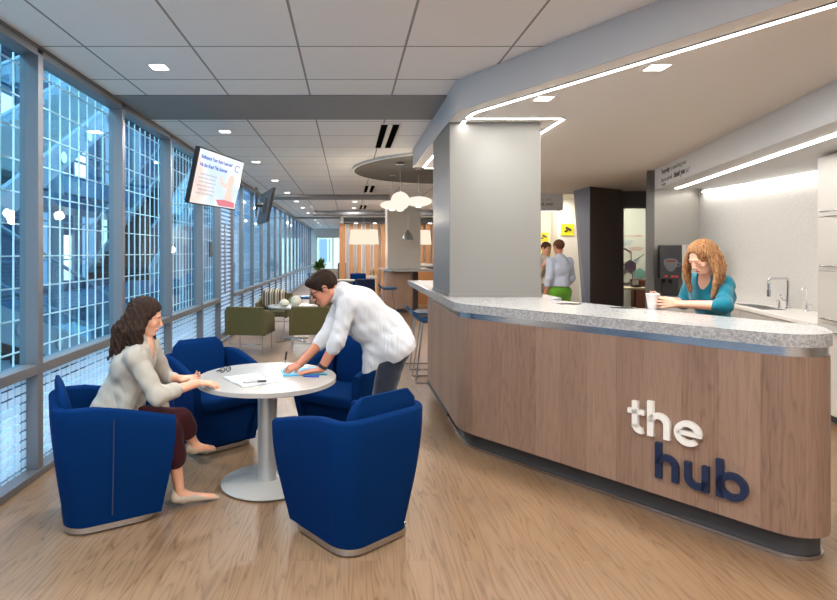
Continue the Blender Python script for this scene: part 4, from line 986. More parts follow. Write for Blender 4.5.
s0 = stool('blue bar stool nearest the counter corner', (1.02, 6.95, 0), 0)
dup(s0, (1.02, 7.75, 0), R(4), 'second blue bar stool just behind the nearest one')
dup(s0, (.93, 13.0, 0), R(0), 'blue bar stool alone in front of the far wood-clad island')

# ------------------------------------------------------------------ second island and column
struct('column_far', MB().bb(1.06, 1.95, 15.0, 15.9, 1.146, CZ+.002), 'column_paint_brightened', bevel=.006)
t = thing('bar_island', 'far bar island with a stone top round the grey column', 'counter', (0, 0, 0))
MB().prism(rounded([(.93, 15.6), (1.12, 14.45), (2.25, 14.45), (2.25, 16.4), (.93, 16.4)], [.1, .1, .05, 0, 0]), 1.09, 1.145).build('stone_top', 'stone', t, smooth=True)
MB().prism(rounded([(1.04, 16.3), (1.04, 14.72), (1.72, 14.72), (1.72, 16.3)], [0, .35, .05, 0], 12), .1, 1.09).build('body', 'walnut_obj', t, smooth=True)
MB().prism([(1.72, 14.74), (1.86, 14.80), (1.86, 16.2), (1.72, 16.2)], 0.1, 1.09).build('end_panel', 'kick_dark', t); MB().prism(rounded([(1.1, 16.2), (1.1, 14.8), (1.8, 14.8), (1.8, 16.2)], [0, .3, .05, 0], 12), 0, .1).build('kickboard', 'kick_dark', t)
t = thing('wood_credenza', 'orange-brown wood-clad counter with a stone top beyond the far island', 'counter'); MB().bb(1.95, 3.4, 17.0, 17.6, 0, 1.1).build('body', 'ash_orange', t); MB().bb(2.05, 3.5, 16.9, 17.7, 1.16, 1.24).build('stone_top', 'stone', t); MB().bb(2.15, 3.3, 17.05, 17.55, 1.1, 1.16).build('recess', 'kick_dark', t)

# ------------------------------------------------------------------ slat screen
t = thing('slat_screen', 'tall screen of orange-brown wooden slats under a dark lit canopy', 'partition', (0, 20, 0))
for x, ww in ((-.20, .22), (.12, .15), (.40, .15), (.71, .15), (1.01, .15), (1.27, .15), (2.0, .17), (2.3, .17), (2.6, .17), (2.86, .17), (3.12, .2)): MB().bb(x-ww/2, x+ww/2, -.06, .06, 0, 2.62).build('slat', 'ash_orange', t, bevel=.004)
for x in (-.02, .26, .56, .86, 1.14, 2.15, 2.45, 2.74, 2.99): MB().bb(x-.05, x+.05, .1, .16, 0, 2.62).build('back_slat', 'panel_grey', t)
MB().bb(-.16, 1.36, -.35, .3, 2.62, 2.82).build('canopy', 'kick_dark', t); MB().bb(1.9, 3.3, -.35, .3, 2.62, 2.82).build('canopy', 'kick_dark', t)
for x in (.28, .95, 2.9): MB().bb(x-.06, x+.06, -.3, -.18, 2.61, 2.62).build('spot', 'downlight', t)
t = thing('ceiling_duct', 'pale round duct running above the slat screen canopy', 'duct', (0, 19.2, 2.93)); m = MB(); m.tube([(-1.2, 0, 0), (3.4, 0, 0)], .09, 16); m.build('pipe', 'aluminium', t, smooth=True)
struct('wall_lounge', MB().bb(-.3, 3.6, 22.5, 22.6, 0, CZ), 'wall_white')
t = thing('window_lounge', None, None, (0, 22.48, 0)); t['kind'] = 'structure'
for x in (.02, .62): MB().bb(x, x+.22, -.02, .01, .7, 2.5).build('pane', 'lit_blue', t)

# ------------------------------------------------------------------ far furniture
def plant(label, loc, h, n, seed, wd):
    t = thing('potted_plant', label, 'plant', loc); rr = random.Random(seed); MB().lathe([(.12, 0), (.17, .32), (.15, .32), (.14, .28)], n=20).build('pot', 'white_matte', t, smooth=True); MB().tube([(0, 0, .28), (0, 0, h*.6)], .015).build('stem', 'red_brown', t)
    m = MB()
    for k in range(n):
        a = rr.uniform(0, 2*PI); el = rr.uniform(.2, 1.3); L = rr.uniform(.25, .45)*wd; base = Vector((0, 0, rr.uniform(h*.45, h*.65))); d = Vector((math.cos(a)*math.cos(el), math.sin(a)*math.cos(el), math.sin(el)))
        s_ = Vector((-math.sin(a), math.cos(a), 0))*L*.16; b = base+d*L*.5; c = base+d*L+Vector((0, 0, -.2*L)); m.add([base, b+s_, c, b-s_, b+Vector((0, 0, .012))], [(0,1,4), (1,2,4), (2,3,4), (3,0,4)])
    m.build('leaves', 'leaf', t); return t
plant('leafy potted plant by the far end wall window', (-1.25, 24.5, 0), 1.5, 60, 2, 1.5); plant('low green plant standing behind the slat screen', (.3, 21.3, 0), 1.25, 40, 4, 1.1)
plant('second low green plant behind the slat screen', (.92, 21.6, 0), 1.15, 40, 9, 1.1)
t = thing('sofa', 'pale grey-brown sofa in the far lounge', 'sofa', (-.62, 23.0, 0)); MB().bb(-.5, .4, -.4, .4, .1, .45).build('seat', 'grey_wool', t, bevel=.03); MB().bb(-.5, .4, -.45, -.3, .1, .93).build('backrest', 'grey_wool', t, bevel=.03)
t = thing('high_back_chair', 'dark grey high-back chair beside the far sofa', 'armchair', (-.22, 20.9, 0), R(20)); MB().bb(-.2, .2, -.1, .4, .1, .45).build('seat', 'grey_wool', t, bevel=.03); MB().box((0, -.12, .7), (.40, .12, 1.0), rx=R(-6)).build('backrest', 'disc_grey', t, bevel=.04)
t = thing('white_desk', 'long white table behind the leaning man\'s neck', 'table', (-.15, 17.0, 0)); MB().bb(-.35, .35, -.3, .3, .72, .76).build('top', 'white_gloss', t); MB().bb(-.3, .3, -.25, .25, 0, .72).build('base', 'disc_grey', t)
t = thing('lounge_chair', 'bright blue lounge chair by the slat screen', 'chair', (.32, 17.6, 0), R(180)); MB().box((0, 0, .42), (.5, .5, .1)).build('seat', 'blue_wool', t, bevel=.03); MB().box((0, -.24, .68), (.5, .09, .48), rx=R(-10)).build('backrest', 'blue_wool', t, bevel=.03)
for x in (-.2, .2):
    for y in (-.2, .2): MB().tube([(x, y, .38), (x, y, .004)], .012).build('leg', 'chrome', t)
t = thing('lounge_chair', 'dark navy lounge chair in front of the bright blue one', 'chair', (.50, 16.2, 0), 0); MB().box((0, 0, .42), (.55, .5, .1)).build('seat', 'navy', t, bevel=.03); MB().box((0, -.24, .62), (.55, .1, .42), rx=R(-6)).build('backrest', 'navy', t, bevel=.03)
for x in (-.2, .2):
    for y in (-.2, .2): MB().tube([(x, y, .38), (x, y, .004)], .012).build('leg', 'chrome', t)
t = thing('white_table', 'white table with a panel end before the slat screen', 'table', (.70, 18.6, 0)); MB().bb(-.4, .25, -.3, .3, .74, .80).build('top', 'white_gloss', t); MB().bb(.05, .22, -.28, .28, 0, .74).build('end_panel', 'white_gloss', t); MB().bb(-.36, -.3, -.28, .28, 0, .74).build('leg', 'white_gloss', t)

# coffee cup by the woman at the counter
t = thing('paper_cup', 'white paper cup held on the stone counter top', 'cup', (2.255, 4.135, ZT))
MB().lathe([(.030, 0), (.043, .105), (.045, .108), (.045, .112), (.041, .112), (.028, .006)], n=30).build('cup', 'cup', t, smooth=True)
# ------------------------------------------------------------------ smooth figures from blended distance fields
V = lambda *a: np.array(a, dtype=np.float64)
def nrm(a): a = np.asarray(a, float); return a/np.linalg.norm(a)
class Sdf:
    def __init__(s, lo, hi, h=.005):
        s.h = h; s.lo = np.array(lo, float); s.n = np.ceil((np.array(hi)-s.lo)/h).astype(int)+1
        s.A = np.full(s.n, .06, dtype=np.float32)
    def region(s, lo, hi, pad):
        a = np.clip(np.floor((np.array(lo)-pad-s.lo)/s.h).astype(int), 0, s.n); b = np.clip(np.ceil((np.array(hi)+pad-s.lo)/s.h).astype(int)+1, 0, s.n)
        if np.any(b-a <= 0): return None
        sl = tuple(slice(i, j) for i, j in zip(a, b))
        g = [((np.arange(i, j))*s.h+s.lo[k]).astype(np.float32) for k, (i, j) in enumerate(zip(a, b))]
        return sl, g[0][:, None, None], g[1][None, :, None], g[2][None, None, :]
    def blend(s, sl, d, k, sub=False):
        A = s.A[sl]
        if sub:
            d = -d
            if k > 0: hh = np.clip(.5+.5*(d-A)/k, 0, 1); s.A[sl] = A*(1-hh)+d*hh+k*hh*(1-hh)
            else: s.A[sl] = np.maximum(A, d)
        else:
            if k > 0: hh = np.clip(.5+.5*(A-d)/k, 0, 1); s.A[sl] = A*(1-hh)+d*hh-k*hh*(1-hh)
            else: s.A[sl] = np.minimum(A, d)
    def cap(s, a, b, ra, rb=None, k=.02, sub=False):
        rb = ra if rb is None else rb; a = np.array(a, float); b = np.array(b, float); m = max(ra, rb)
        r = s.region(np.minimum(a, b)-m, np.maximum(a, b)+m, .062+k)
        if r is None: return s
        sl, x, y, z = r; d = b-a; L = max(float(d@d), 1e-9)
        t = np.clip(((x-a[0])*d[0]+(y-a[1])*d[1]+(z-a[2])*d[2])/L, 0, 1)
        D = np.sqrt((x-a[0]-t*d[0])**2+(y-a[1]-t*d[1])**2+(z-a[2]-t*d[2])**2)-(ra+(rb-ra)*t)
        s.blend(sl, D.astype(np.float32), k, sub); return s
    def chain(s, pts, rs, k=.02):
        for i in range(len(pts)-1): s.cap(pts[i], pts[i+1], rs[i], rs[i+1], k)
        return s
    def ell(s, c, r, k=.02, ax=None, sub=False):
        c = np.array(c, float); m = max(r); q = s.region(c-m, c+m, .062+k)
        if q is None: return s
        sl, x, y, z = q; x = x-c[0]; y = y-c[1]; z = z-c[2]
        if ax is None: ax = np.eye(3)
        p = [(x*a[0]+y*a[1]+z*a[2]) for a in ax]
        k0 = np.sqrt(sum((p[i]/r[i])**2 for i in range(3))); k1 = np.sqrt(sum((p[i]/r[i]**2)**2 for i in range(3)))+1e-6
        s.blend(sl, (k0*(k0-1)/k1).astype(np.float32), k, sub); return s
    def cut(s, p, n, k=.0, lo=None, hi=None):          # removes the side n points to
        n = nrm(n)
        r = s.region(s.lo if lo is None else lo, s.lo+s.n*s.h if hi is None else hi, 0)
        sl, x, y, z = r; d = (x-p[0])*n[0]+(y-p[1])*n[1]+(z-p[2])*n[2]
        if k > 0:
            A = s.A[sl]; hh = np.clip(.5+.5*(d-A)/k, 0, 1); s.A[sl] = A*(1-hh)+d*hh+k*hh*(1-hh)
        else: s.A[sl] = np.maximum(s.A[sl], d)
        return s
    def ripple(s, comps, band=.03):                    # comps: (dir, freq, phase, amp)
        idx = np.nonzero(np.abs(s.A) < band); P = [idx[i]*s.h+s.lo[i] for i in range(3)]; add = 0
        for d, f, ph, am in comps:
            d = nrm(d); q = P[0]*d[0]+P[1]*d[1]+P[2]*d[2]
            wob = .5*np.sin(P[0]*9+ph)+.5*np.sin(P[2]*11+P[1]*7+ph*2); add = add+am*np.sin(q*f+ph+2.2*wob)
        s.A[idx] += add.astype(np.float32); return s
    def mesh(s, name, mat, parent, off):
        A = s.A; A[0] = A[-1] = .05; A[:, 0] = A[:, -1] = .05; A[:, :, 0] = A[:, :, -1] = .05
        I = (A < 0).astype(np.uint8); c = np.zeros(np.array(A.shape)-1, np.uint8)
        for i in (0, 1):
            for j in (0, 1):
                for k in (0, 1): c += I[i:i+c.shape[0], j:j+c.shape[1], k:k+c.shape[2]]
        cell = np.argwhere((c > 0) & (c < 8)); idx = np.full(c.shape, -1, np.int32); idx[tuple(cell.T)] = np.arange(len(cell))
        cor = [(i, j, k) for i in (0, 1) for j in (0, 1) for k in (0, 1)]
        vals = {q: A[cell[:, 0]+q[0], cell[:, 1]+q[1], cell[:, 2]+q[2]] for q in cor}
        acc = np.zeros((len(cell), 3)); cnt = np.zeros(len(cell))
        for q in cor:
            for ax in range(3):
                if q[ax] == 0:
                    r = list(q); r[ax] = 1; r = tuple(r); a, b = vals[q], vals[r]; mk = (a < 0) != (b < 0)
                    t = np.where(mk, a/np.where(mk, a-b, 1), 0); pt = np.repeat(np.array([q], float), len(cell), 0); pt[:, ax] += t
                    acc += pt*mk[:, None]; cnt += mk
        v = (cell+acc/np.maximum(cnt, 1)[:, None])*s.h+s.lo
        quads = []
        for ax in range(3):
            sl0 = [slice(None)]*3; sl1 = [slice(None)]*3; sl0[ax] = slice(0, -1); sl1[ax] = slice(1, None)
            a = I[tuple(sl0)]; b = I[tuple(sl1)]; e = np.argwhere(a != b); o1, o2 = [(1, 2), (2, 0), (0, 1)][ax]
            ok = (e[:, o1] > 0) & (e[:, o2] > 0); e = e[ok]; e = e[(e[:, o1] < c.shape[o1]) & (e[:, o2] < c.shape[o2])]
            def g(d1, d2): f = e.copy(); f[:, o1] += d1; f[:, o2] += d2; return idx[f[:, 0], f[:, 1], f[:, 2]]
            q = np.stack([g(-1, -1), g(0, -1), g(0, 0), g(-1, 0)], 1); ins = a[tuple(e.T)] == 1; q[~ins] = q[~ins][:, ::-1]; quads.append(q)
        q = np.concatenate(quads); q = q[(q >= 0).all(1)]
        me = bpy.data.meshes.new(name); v = v-np.array(off)
        me.vertices.add(len(v)); me.vertices.foreach_set('co', v.astype(np.float32).ravel()); me.loops.add(len(q)*4); me.loops.foreach_set('vertex_index', q.astype(np.int32).ravel())
        me.polygons.add(len(q)); me.polygons.foreach_set('loop_start', np.arange(0, len(q)*4, 4, dtype=np.int32)); me.polygons.foreach_set('use_smooth', np.ones(len(q), bool))
        me.update(calc_edges=True); me.validate(); me.materials.append(M[mat])
        o = bpy.data.objects.new(name, me); COL.objects.link(o); o.parent = parent; return o

def rot(v, ax, a): return np.array(Matrix.Rotation(a, 3, Vector(ax)) @ Vector(v))
def head_frame(F, U):
    F = nrm(F); U = nrm(np.array(U)-F*(np.array(U)@F)); return F, np.cross(U, F), U
def head(S, c, F, U, sc=1.0, fem=False):
    F, L, U = head_frame(F, U); ax = (F, L, U); P = lambda f, l, u: np.array(c)+(F*f+L*l+U*u)*sc
    r = lambda *a: [x*sc for x in a]
    S.ell(P(-.012, 0, .032), r(.095, .075, .083), .015, ax)
    S.ell(P(.025, 0, -.02), r(.062, .058, .08), .02, ax)
    S.ell(P(.030, 0, -.072), r(.050, .044 if fem else .05, .036), .02, ax); S.ell(P(.066, 0, -.096), r(.018, .019, .015), .015, ax)
    for s_ in (-1, 1):
        S.cap(P(-.02, s_*.05, -.055), P(.045, s_*.026, -.09), .018*sc, .016*sc, .02)
        S.ell(P(.058, s_*.036, -.026), r(.022, .02, .022), .015, ax)
        S.ell(P(.086, s_*.031, .0), r(.012, .017, .011), .008, ax, sub=True)
        S.ell(P(.076, s_*.031, -.001), r(.013, .014, .012), .003, ax)
        S.ell(P(-.004, s_*.074, -.004), r(.017, .009, .030), .006, ax); S.ell(P(.0, s_*.084, -.002), r(.008, .005, .016), .004, ax, sub=True)
        S.ell(P(.096, s_*.010, -.038), r(.010, .008, .007), .005, ax)
    S.ell(P(.076, 0, .020), r(.014, .050, .011), .012, ax)
    S.cap(P(.084, 0, .006), P(.106, 0, -.030), .008*sc, .0105*sc, .007)
    S.ell(P(.086, 0, -.060), r(.010, .021, .0065), .005, ax); S.ell(P(.084, 0, -.071), r(.010, .018, .0065), .005, ax)
    return P, ax
def face_parts(t, off, P, ax, sc, brow, lip=True, eye='eye_dark'):
    F, L, U = ax
    def el(name, p, r, mat):
        m = MB().ell((0, 0, 0), r, 12, 8); X = Matrix.Identity(4)
        for i in range(3): X[i][0] = F[i]; X[i][1] = L[i]; X[i][2] = U[i]; X[i][3] = p[i]-off[i]
        m.xf(X); return m.build(name, mat, t, smooth=True)
    for s_ in (-1, 1):
        e = el('eye', P(.0815, s_*.031, -.002), (.0085*sc, .0095*sc, .006*sc), 'eye_white'); el('iris', P(.0880, s_*.031, -.0035), (.003*sc, .0048*sc, .0045*sc), eye).parent = e
        pts = [P(.091-.012*abs(a-.4), s_*(.014+.036*a), .016+.006*math.sin(PI*a)) for a in (0, .25, .5, .75, 1)]
        MB().tube([tuple(p-off) for p in pts], [.002*sc, .0034*sc, .0034*sc, .003*sc, .0014*sc], 6).build('eyebrow', brow, t, smooth=True)
    if lip: el('lips', P(.089, 0, -.0655), (.0085*sc, .020*sc, .0075*sc), 'lips')
def hand(S, w_, D, N, T, curl, th=(.5, .3), sc=1.0, spread=.1):
    D = nrm(D); N = nrm(np.array(N)-D*(D@np.array(N))); T = nrm(np.array(T)-D*(D@np.array(T))-N*(N@np.array(T))); w_ = np.array(w_, float)
    kn = [(.088, .030), (.091, .010), (.086, -.010), (.077, -.028)]; ln = [(.040, .025, .021), (.045, .028, .022), (.041, .026, .021), (.032, .020, .019)]
    tips = []
    for i, ((f, l), seg) in enumerate(zip(kn, ln)):
        k = w_+(D*f+T*l)*sc; S.cap(w_+(D*.012+T*l*.55)*sc, k, .0145*sc, .0105*sc, .008)
        d = nrm(D+T*spread*(1.2-i*.8)); p = k; cc = curl[i] if isinstance(curl, (list, tuple)) else curl
        for j, L_ in enumerate(seg):
            a = cc*(.8 if j == 0 else 1.0); ax = np.cross(d, N); d = rot(d, nrm(ax), a); N_ = N
            q = p+d*L_*sc; S.cap(p, q, (.0092-.001*j)*sc, (.0084-.001*j)*sc, .0035); p = q
            N = rot(N, nrm(ax), a)
        N = nrm(np.cross(T, D)) if np.cross(T, D)@N_ > 0 or True else N
        N = N0(D, T, w_, N_, S)
        tips.append(p)
    b = w_+(D*.022+T*.022)*sc; d = nrm(D*.75+T*th[0]*1.1+N*th[1]); p = b+d*.038*sc; S.cap(b, p, .014*sc, .011*sc, .008)
    d = nrm(D*.95+T*th[0]*.5+N*th[1]*1.3); q = p+d*.030*sc; S.cap(p, q, .0105*sc, .0095*sc, .004); r_ = q+nrm(D+N*th[1]*1.2-T*.05)*.025*sc; S.cap(q, r_, .0095*sc, .008*sc, .004)
    tips.append(r_); return tips
_NN = {}
def N0(D, T, w_, N_, S): return _NN['n']
def hand2(S, w_, D, N, T, curl, th=(.5, .3), sc=1.0, spread=.1):
    D_ = nrm(D); Nn = nrm(np.array(N)-D_*(D_@np.array(N))); _NN['n'] = Nn
    return hand(S, w_, D, N, T, curl, th, sc, spread)

def torso(S, J, g=0.0, fem=False, k=.05):
    P, W, C, N = J['pelvis'], J['waist'], J['chest'], J['neck']; ha, hb, sa, sb = J['hip'][0], J['hip'][1], J['sh'][0], J['sh'][1]
    S.cap(ha, hb, .100+g, None, k); S.cap(P, W, (.112 if fem else .115)+g, (.095 if fem else .112)+g, k); S.cap(W, C, (.095 if fem else .112)+g, (.108 if fem else .122)+g, k)
    sd = nrm(sb-sa); S.cap(C-sd*.06, C+sd*.06, (.095 if fem else .110)+g, None, k); S.cap(sa, sb, .052+g, None, k); S.cap(C+(N-C)*.1, N, .09+g, .062+g, k)
def arm(S, J, i, g=0.0, f0=0, f1=2.0, k=.02, thick=1.0, fem=False):
    s, e, w_ = J['sh'][i], J['el'][i], J['wr'][i]; R_ = (.046, .037, .036, .025) if fem else (.053, .043, .041, .029)
    R_ = [r*thick+g for r in R_]
    a = min(1, f1); S.cap(s, s+(e-s)*a, R_[0], R_[0]+(R_[1]-R_[0])*a, k)
    if f1 > 1: b = min(1.0, f1-1); m = e+(w_-e)*b; S.cap(e, m, R_[2]+.002, R_[2]+(R_[3]-R_[2])*b, k)
def leg(S, J, i, g=0.0, f1=2.0, k=.02, fem=False):
    h, kn, an = J['hip'][i], J['knee'][i], J['ankle'][i]; a = min(1, f1); S.cap(h, h+(kn-h)*a, .086+g, .086+(.056-.086)*a+g, k)
    if f1 > 1: b = f1-1; S.cap(kn, kn+(an-kn)*.35*min(1, b/.35), .054+g, .053+g, k)
    if f1 > 1.35: b = f1-1; S.cap(kn+(an-kn)*.35, kn+(an-kn)*b, .053+g, .053+(.034-.053)*(b-.35)/.65+g, k)
def foot(S, J, i, g=0.0, k=.012):
    an, to = J['ankle'][i], J['toe'][i]; d = to-an; up = V(0, 0, 1); S.cap(an, an+d*.25-up*.02, .033+g, .034+g, k); S.cap(an+d*.1-up*.025, to, .034+g, .022+g, k); S.cap(an-d*.18-up*.035, an-up*.03, .028+g, .03+g, k)
def bounds(J, pad):
    pts = []
    for v in J.values(): pts += list(v) if isinstance(v, (list, tuple)) else [v]
    pts = np.array(pts); return pts.min(0)-pad, pts.max(0)+pad
def person(label, loc): return thing('person', label, 'person', tuple(float(x) for x in loc))

# ================= leaning man in a white shirt
J = dict(pelvis=V(.345, 4.06, .95), waist=V(.27, 4.06, 1.04), chest=V(.09, 4.08, 1.195), neck=V(-.045, 4.09, 1.30), head=V(-.178, 4.06, 1.335),
  sh=[V(-.005, 3.93, 1.235), V(-.03, 4.25, 1.24)], el=[V(-.075, 3.87, .985), V(-.165, 4.17, .965)], wr=[V(-.185, 3.895, .785), V(-.345, 3.985, .800)],
  hip=[V(.33, 3.97, .92), V(.33, 4.15, .92)], knee=[V(.23, 3.95, .50), V(.27, 4.17, .50)], ankle=[V(.27, 3.95, .085), V(.36, 4.17, .085)], toe=[V(.10, 3.93, .03), V(.19, 4.15, .03)])
off = V(.25, 4.05, 0); t = person('man in a white shirt and dark jeans leaning over the table and writing', off)
lo, hi = bounds(J, .2); lo[0] = -.62; lo[2] = 0; hi[2] = 1.5; S = Sdf(lo, hi)
torso(S, J)
for i in (0, 1): arm(S, J, i); leg(S, J, i); foot(S, J, i)
S.cap(J['neck']-V(-.03, 0, .02), J['head']+V(.045, 0, -.02), .058, .054, .02)
HP, HA = head(S, J['head'], (-.84, -.12, -.52), (-.52, 0, .85), 1.04)
hand2(S, J['wr'][0]+V(-.008, 0, -.006), (-1, .10, -.16), (-.1, 0, -1), (0, 1, 0), [.10, .08, .10, .14], (.75, .05), .98, .14)
tp = hand2(S, J['wr'][1], (-.86, -.40, -.30), (-.1, .35, -.9), (.35, -.85, -.2), [.62, .72, .8, .85], (.35, .75), .95, .03)
S.mesh('body', 'skin_man', t, off)
face_parts(t, off, HP, HA, 1.04, 'hair_brown')
S = Sdf(lo, hi); torso(S, J, .020, k=.06)
for i in (0, 1): arm(S, J, i, .011, f1=1.22, thick=1.06, k=.03)
for i in (0, 1):          # turned-up cuffs
    e, w_ = J['el'][i], J['wr'][i]; S.cap(e+(w_-e)*.10, e+(w_-e)*.26, .053, .053, .006)
S.cap(J['waist']+V(.0, 0, -.02), J['pelvis']+V(-.085, 0, -.10), .135, .125, .05); S.cap(J['waist']+V(-.02, 0, -.03), J['pelvis']+V(-.125, 0, -.16), .10, .095, .05); S.ell(V(.16, 4.07, 1.06), (.17, .16, .13), .05)
S.cap(J['hip'][0], J['hip'][1], .132, None, .04); S.cap(J['waist']+V(-.03, 0, 0), V(.235, 4.06, .62), .125, .13, .04); S.cap(J['pelvis'], V(.34, 4.06, .70), .12, .12, .04); S.cap(V(.29, 4.06, .98), V(.29, 4.06, .66), .127, .13, .03); S.cap(V(.265, 4.06, 1.05), V(.44, 4.06, .75), .122, .128, .03); S.cut(V(.14, 4.0, .735), (.51, 0, -.99)); 
nk = J['neck']+V(-.055, 0, .02); S.cut(nk+V(-.01, 0, .012), (-.85, 0, .25), .01, nk-.09, nk+.09)
S.ripple([((1, .2, 1), 95, 0, 0.00133), ((.3, .2, -1), 70, 1.3, 0.00133), ((1, 0, -.5), 45, 2.1, 0.00152), ((.2, 1, .6), 60, .7, 0.00076)])
S.mesh('shirt', 'white_cotton', t, off)
C = Sdf(V(-.20, 3.9, 1.2), V(.12, 4.28, 1.5), .004)       # collar
C.cap(V(-.075, 4.085, 1.285), V(-.10, 4.08, 1.34), .079, .070, .0); C.cap(V(-.02, 4.085, 1.23), V(-.18, 4.065, 1.37), .060, .056, 0, sub=True); C.cut(V(-.1, 4.08, 1.335), (-.55, 0, .85)); C.cut(V(-.05, 4.08, 1.28), (.5, 0, -.8)); C.mesh('collar', 'white_cotton', t, off)
S = Sdf(lo, hi); S.cap(J['hip'][0], J['hip'][1], .117, None, .04); S.cap(J['pelvis'], J['pelvis']+V(-.02, 0, .06), .118, .11, .04)
for i in (0, 1): leg(S, J, i, .017, f1=1.97, k=.03)
S.cut(V(.14, 4.0, .775), (-.51, 0, .99)); S.ripple([((1, .3, 2), 90, 0, 0.00114), ((-1, .3, 2), 70, 1, 0.00114)]); S.mesh('jeans', 'denim', t, off)
S = Sdf(V(0, 3.8, 0), V(.55, 4.3, .2)); 
for i in (0, 1): foot(S, J, i, .008)
S.cut(V(0, 0, .004), (0, 0, -1)); S.mesh('shoes', 'black', t, off)
S = Sdf(J['head']-.16, J['head']+.18, .004); F, L, U = HA; sc = 1.04
S.ell(HP(-.014, 0, .036), [.104*sc, .083*sc, .090*sc], .0, HA); S.ell(HP(.055, 0, .085), [.045, .055, .028], .02, HA)
S.cut(HP(.080, 0, .052), F*.80-U*.60, .004); S.cut(HP(-.04, 0, -.055), -U*.95+F*.3, .004)
for s_ in (-1, 1): S.cap(HP(.012, s_*.075, .03), HP(.016, s_*.071, -.012), .009, .007, .006); S.ell(HP(-.002, s_*.08, -.008), [.026, .02, .034], .004, HA, sub=True)
S.ripple([(L, 210, 0, .0022), (F*.4+L, 130, 1, .002)]); S.mesh('hair', 'hair_brown', t, off)
g = MB()
for s_ in (-1, 1):
    g.tube([tuple(HP(.104-.016*abs(math.cos(a)), s_*(.034+.025*math.cos(a)), -.002+.017*math.sin(a))-off) for a in [2*PI*k/20 for k in range(20)]], .0030, 6, True)
    g.tube([tuple(HP(.092, s_*.060, .006)-off), tuple(HP(.04, s_*.078, .008)-off), tuple(HP(-.004, s_*.083, .006)-off), tuple(HP(-.03, s_*.082, -.015)-off)], .0032, 6)
g.tube([tuple(HP(.104, -.010, .003)-off), tuple(HP(.108, 0, .006)-off), tuple(HP(.104, .010, .003)-off)], .0025, 6); g.build('eyeglasses', 'black', t, smooth=True)
w0 = J['wr'][0]; dd = nrm(J['el'][0]-w0); MB().tube([tuple(w0+dd*.012-off), tuple(w0+dd*.034-off)], .0345, 24).build('wristband', 'black', t, smooth=True)
pt = V(-.455, 3.925, TZ+.012)
pen('writing_pen', 'black and silver pen held upright in the leaning man\'s hand', pt, pt+V(.025, -.012, .15), ('steel', 'black'), .0058)

# ================= seated woman in a grey blazer
J = dict(pelvis=V(-1.46, 3.48, .56), waist=V(-1.435, 3.485, .70), chest=V(-1.345, 3.485, .90), neck=V(-1.285, 3.485, 1.035), head=V(-1.265, 3.49, 1.195),
  sh=[V(-1.27, 3.335, .975), V(-1.29, 3.63, .985)], el=[V(-1.13, 3.31, .745), V(-1.22, 3.74, .75)], wr=[V(-.935, 3.475, .785), V(-1.09, 3.63, .775)],
  hip=[V(-1.42, 3.39, .525), V(-1.42, 3.57, .525)], knee=[V(-1.10, 3.44, .50), V(-1.06, 3.53, .54)], ankle=[V(-1.05, 3.49, .10), V(-1.0, 3.62, .36)], toe=[V(-.865, 3.58, .032), V(-.90, 3.70, .30)])
off = V(-1.3, 3.5, 0); t = person('woman with long dark hair in a grey blazer seated at the round table', off)
lo, hi = bounds(J, .17); hi[0] = -.70; lo[2] = 0; hi[2] = 1.38; S = Sdf(lo, hi)
torso(S, J, 0, True)
for i in (0, 1): arm(S, J, i, fem=True); leg(S, J, i, fem=True, g=-.006)
for i in (0, 1): foot(S, J, i, -.005)
S.cap(J['neck']-V(.01, 0, .03), J['head']+V(-.015, 0, -.05), .048, .046, .02)
HP, HA = head(S, J['head'], (.95, .16, -.24), (.24, .02, .96), .98, True)
hand2(S, J['wr'][0], (.88, .42, -.12), (.1, .2, -1), (-.4, .9, .1), [.35, .42, .5, .55], (.45, .5), .93, .04)
hand2(S, J['wr'][1], (.95, -.1, .02), (0, -.5, .8), (.2, -.6, -.3), [.35, .4, .45, .5], (.5, .5), .9, .05)
S.mesh('body', 'skin_light', t, off); face_parts(t, off, HP, HA, .98, 'hair_dark')
S = Sdf(lo, hi); torso(S, J, .010, True, .05)
for i in (0, 1): arm(S, J, i, .013, f1=1.42, thick=1.08, k=.025, fem=True)
for i in (0, 1): e, w_ = J['el'][i], J['wr'][i]; S.cap(e+(w_-e)*.2, e+(w_-e)*.42, .047, .043, .006)
S.cap(J['pelvis']+V(-.02, 0, .02), J['pelvis']+V(-.01, 0, -.05), .135, .14, .05); S.cap(J['chest']+V(.03, -.05, 0), J['waist']+V(.08, -.10, -.08), .075, .05, .03); S.cap(J['chest']+V(.03, .05, 0), J['waist']+V(.08, .10, -.08), .075, .05, .03)
S.cut(V(-1.4, 3.5, .47), (.15, 0, -1)); nk = J['neck']+V(.05, 0, .02)
S.ell(J['neck']+V(.065, 0, .0), (.045, .05, .10), .01, sub=True); S.cap(J['neck']+V(.13, 0, -.1), J['waist']+V(.155, 0, 0), .028, .034, .01, sub=True)
S.ripple([((1, .2, 1.5), 75, 0, 0.00133), ((-.6, .2, 1), 90, 1.3, 0.00114), ((1, 0, -.4), 50, 2.4, 0.00114)]); S.mesh('blazer', 'blazer', t, off)
C = Sdf(J['neck']-.14, J['neck']+.14, .004)
C.cap(J['neck']-V(.01, 0, .02), J['neck']+V(.005, 0, .035), .078, .064, .0); C.cap(J['neck']-V(.01, 0, .06), J['neck']+V(.01, 0, .08), .056, .052, 0, sub=True); C.cut(J['neck']+V(.03, 0, 0), (1, 0, .35)); C.mesh('collar', 'blazer', t, off)
S = Sdf(lo, hi)
S.cap(J['hip'][0], J['hip'][1], .108, None, .04)
for i in (0, 1): leg(S, J, i, .014, f1=1.46 if i == 0 else 1.4, k=.03)
kn, an = J['knee'][0], J['ankle'][0]; S.cap(kn+V(-.01, 0, 0), kn+(an-kn)*.42, .066, .062, .03)
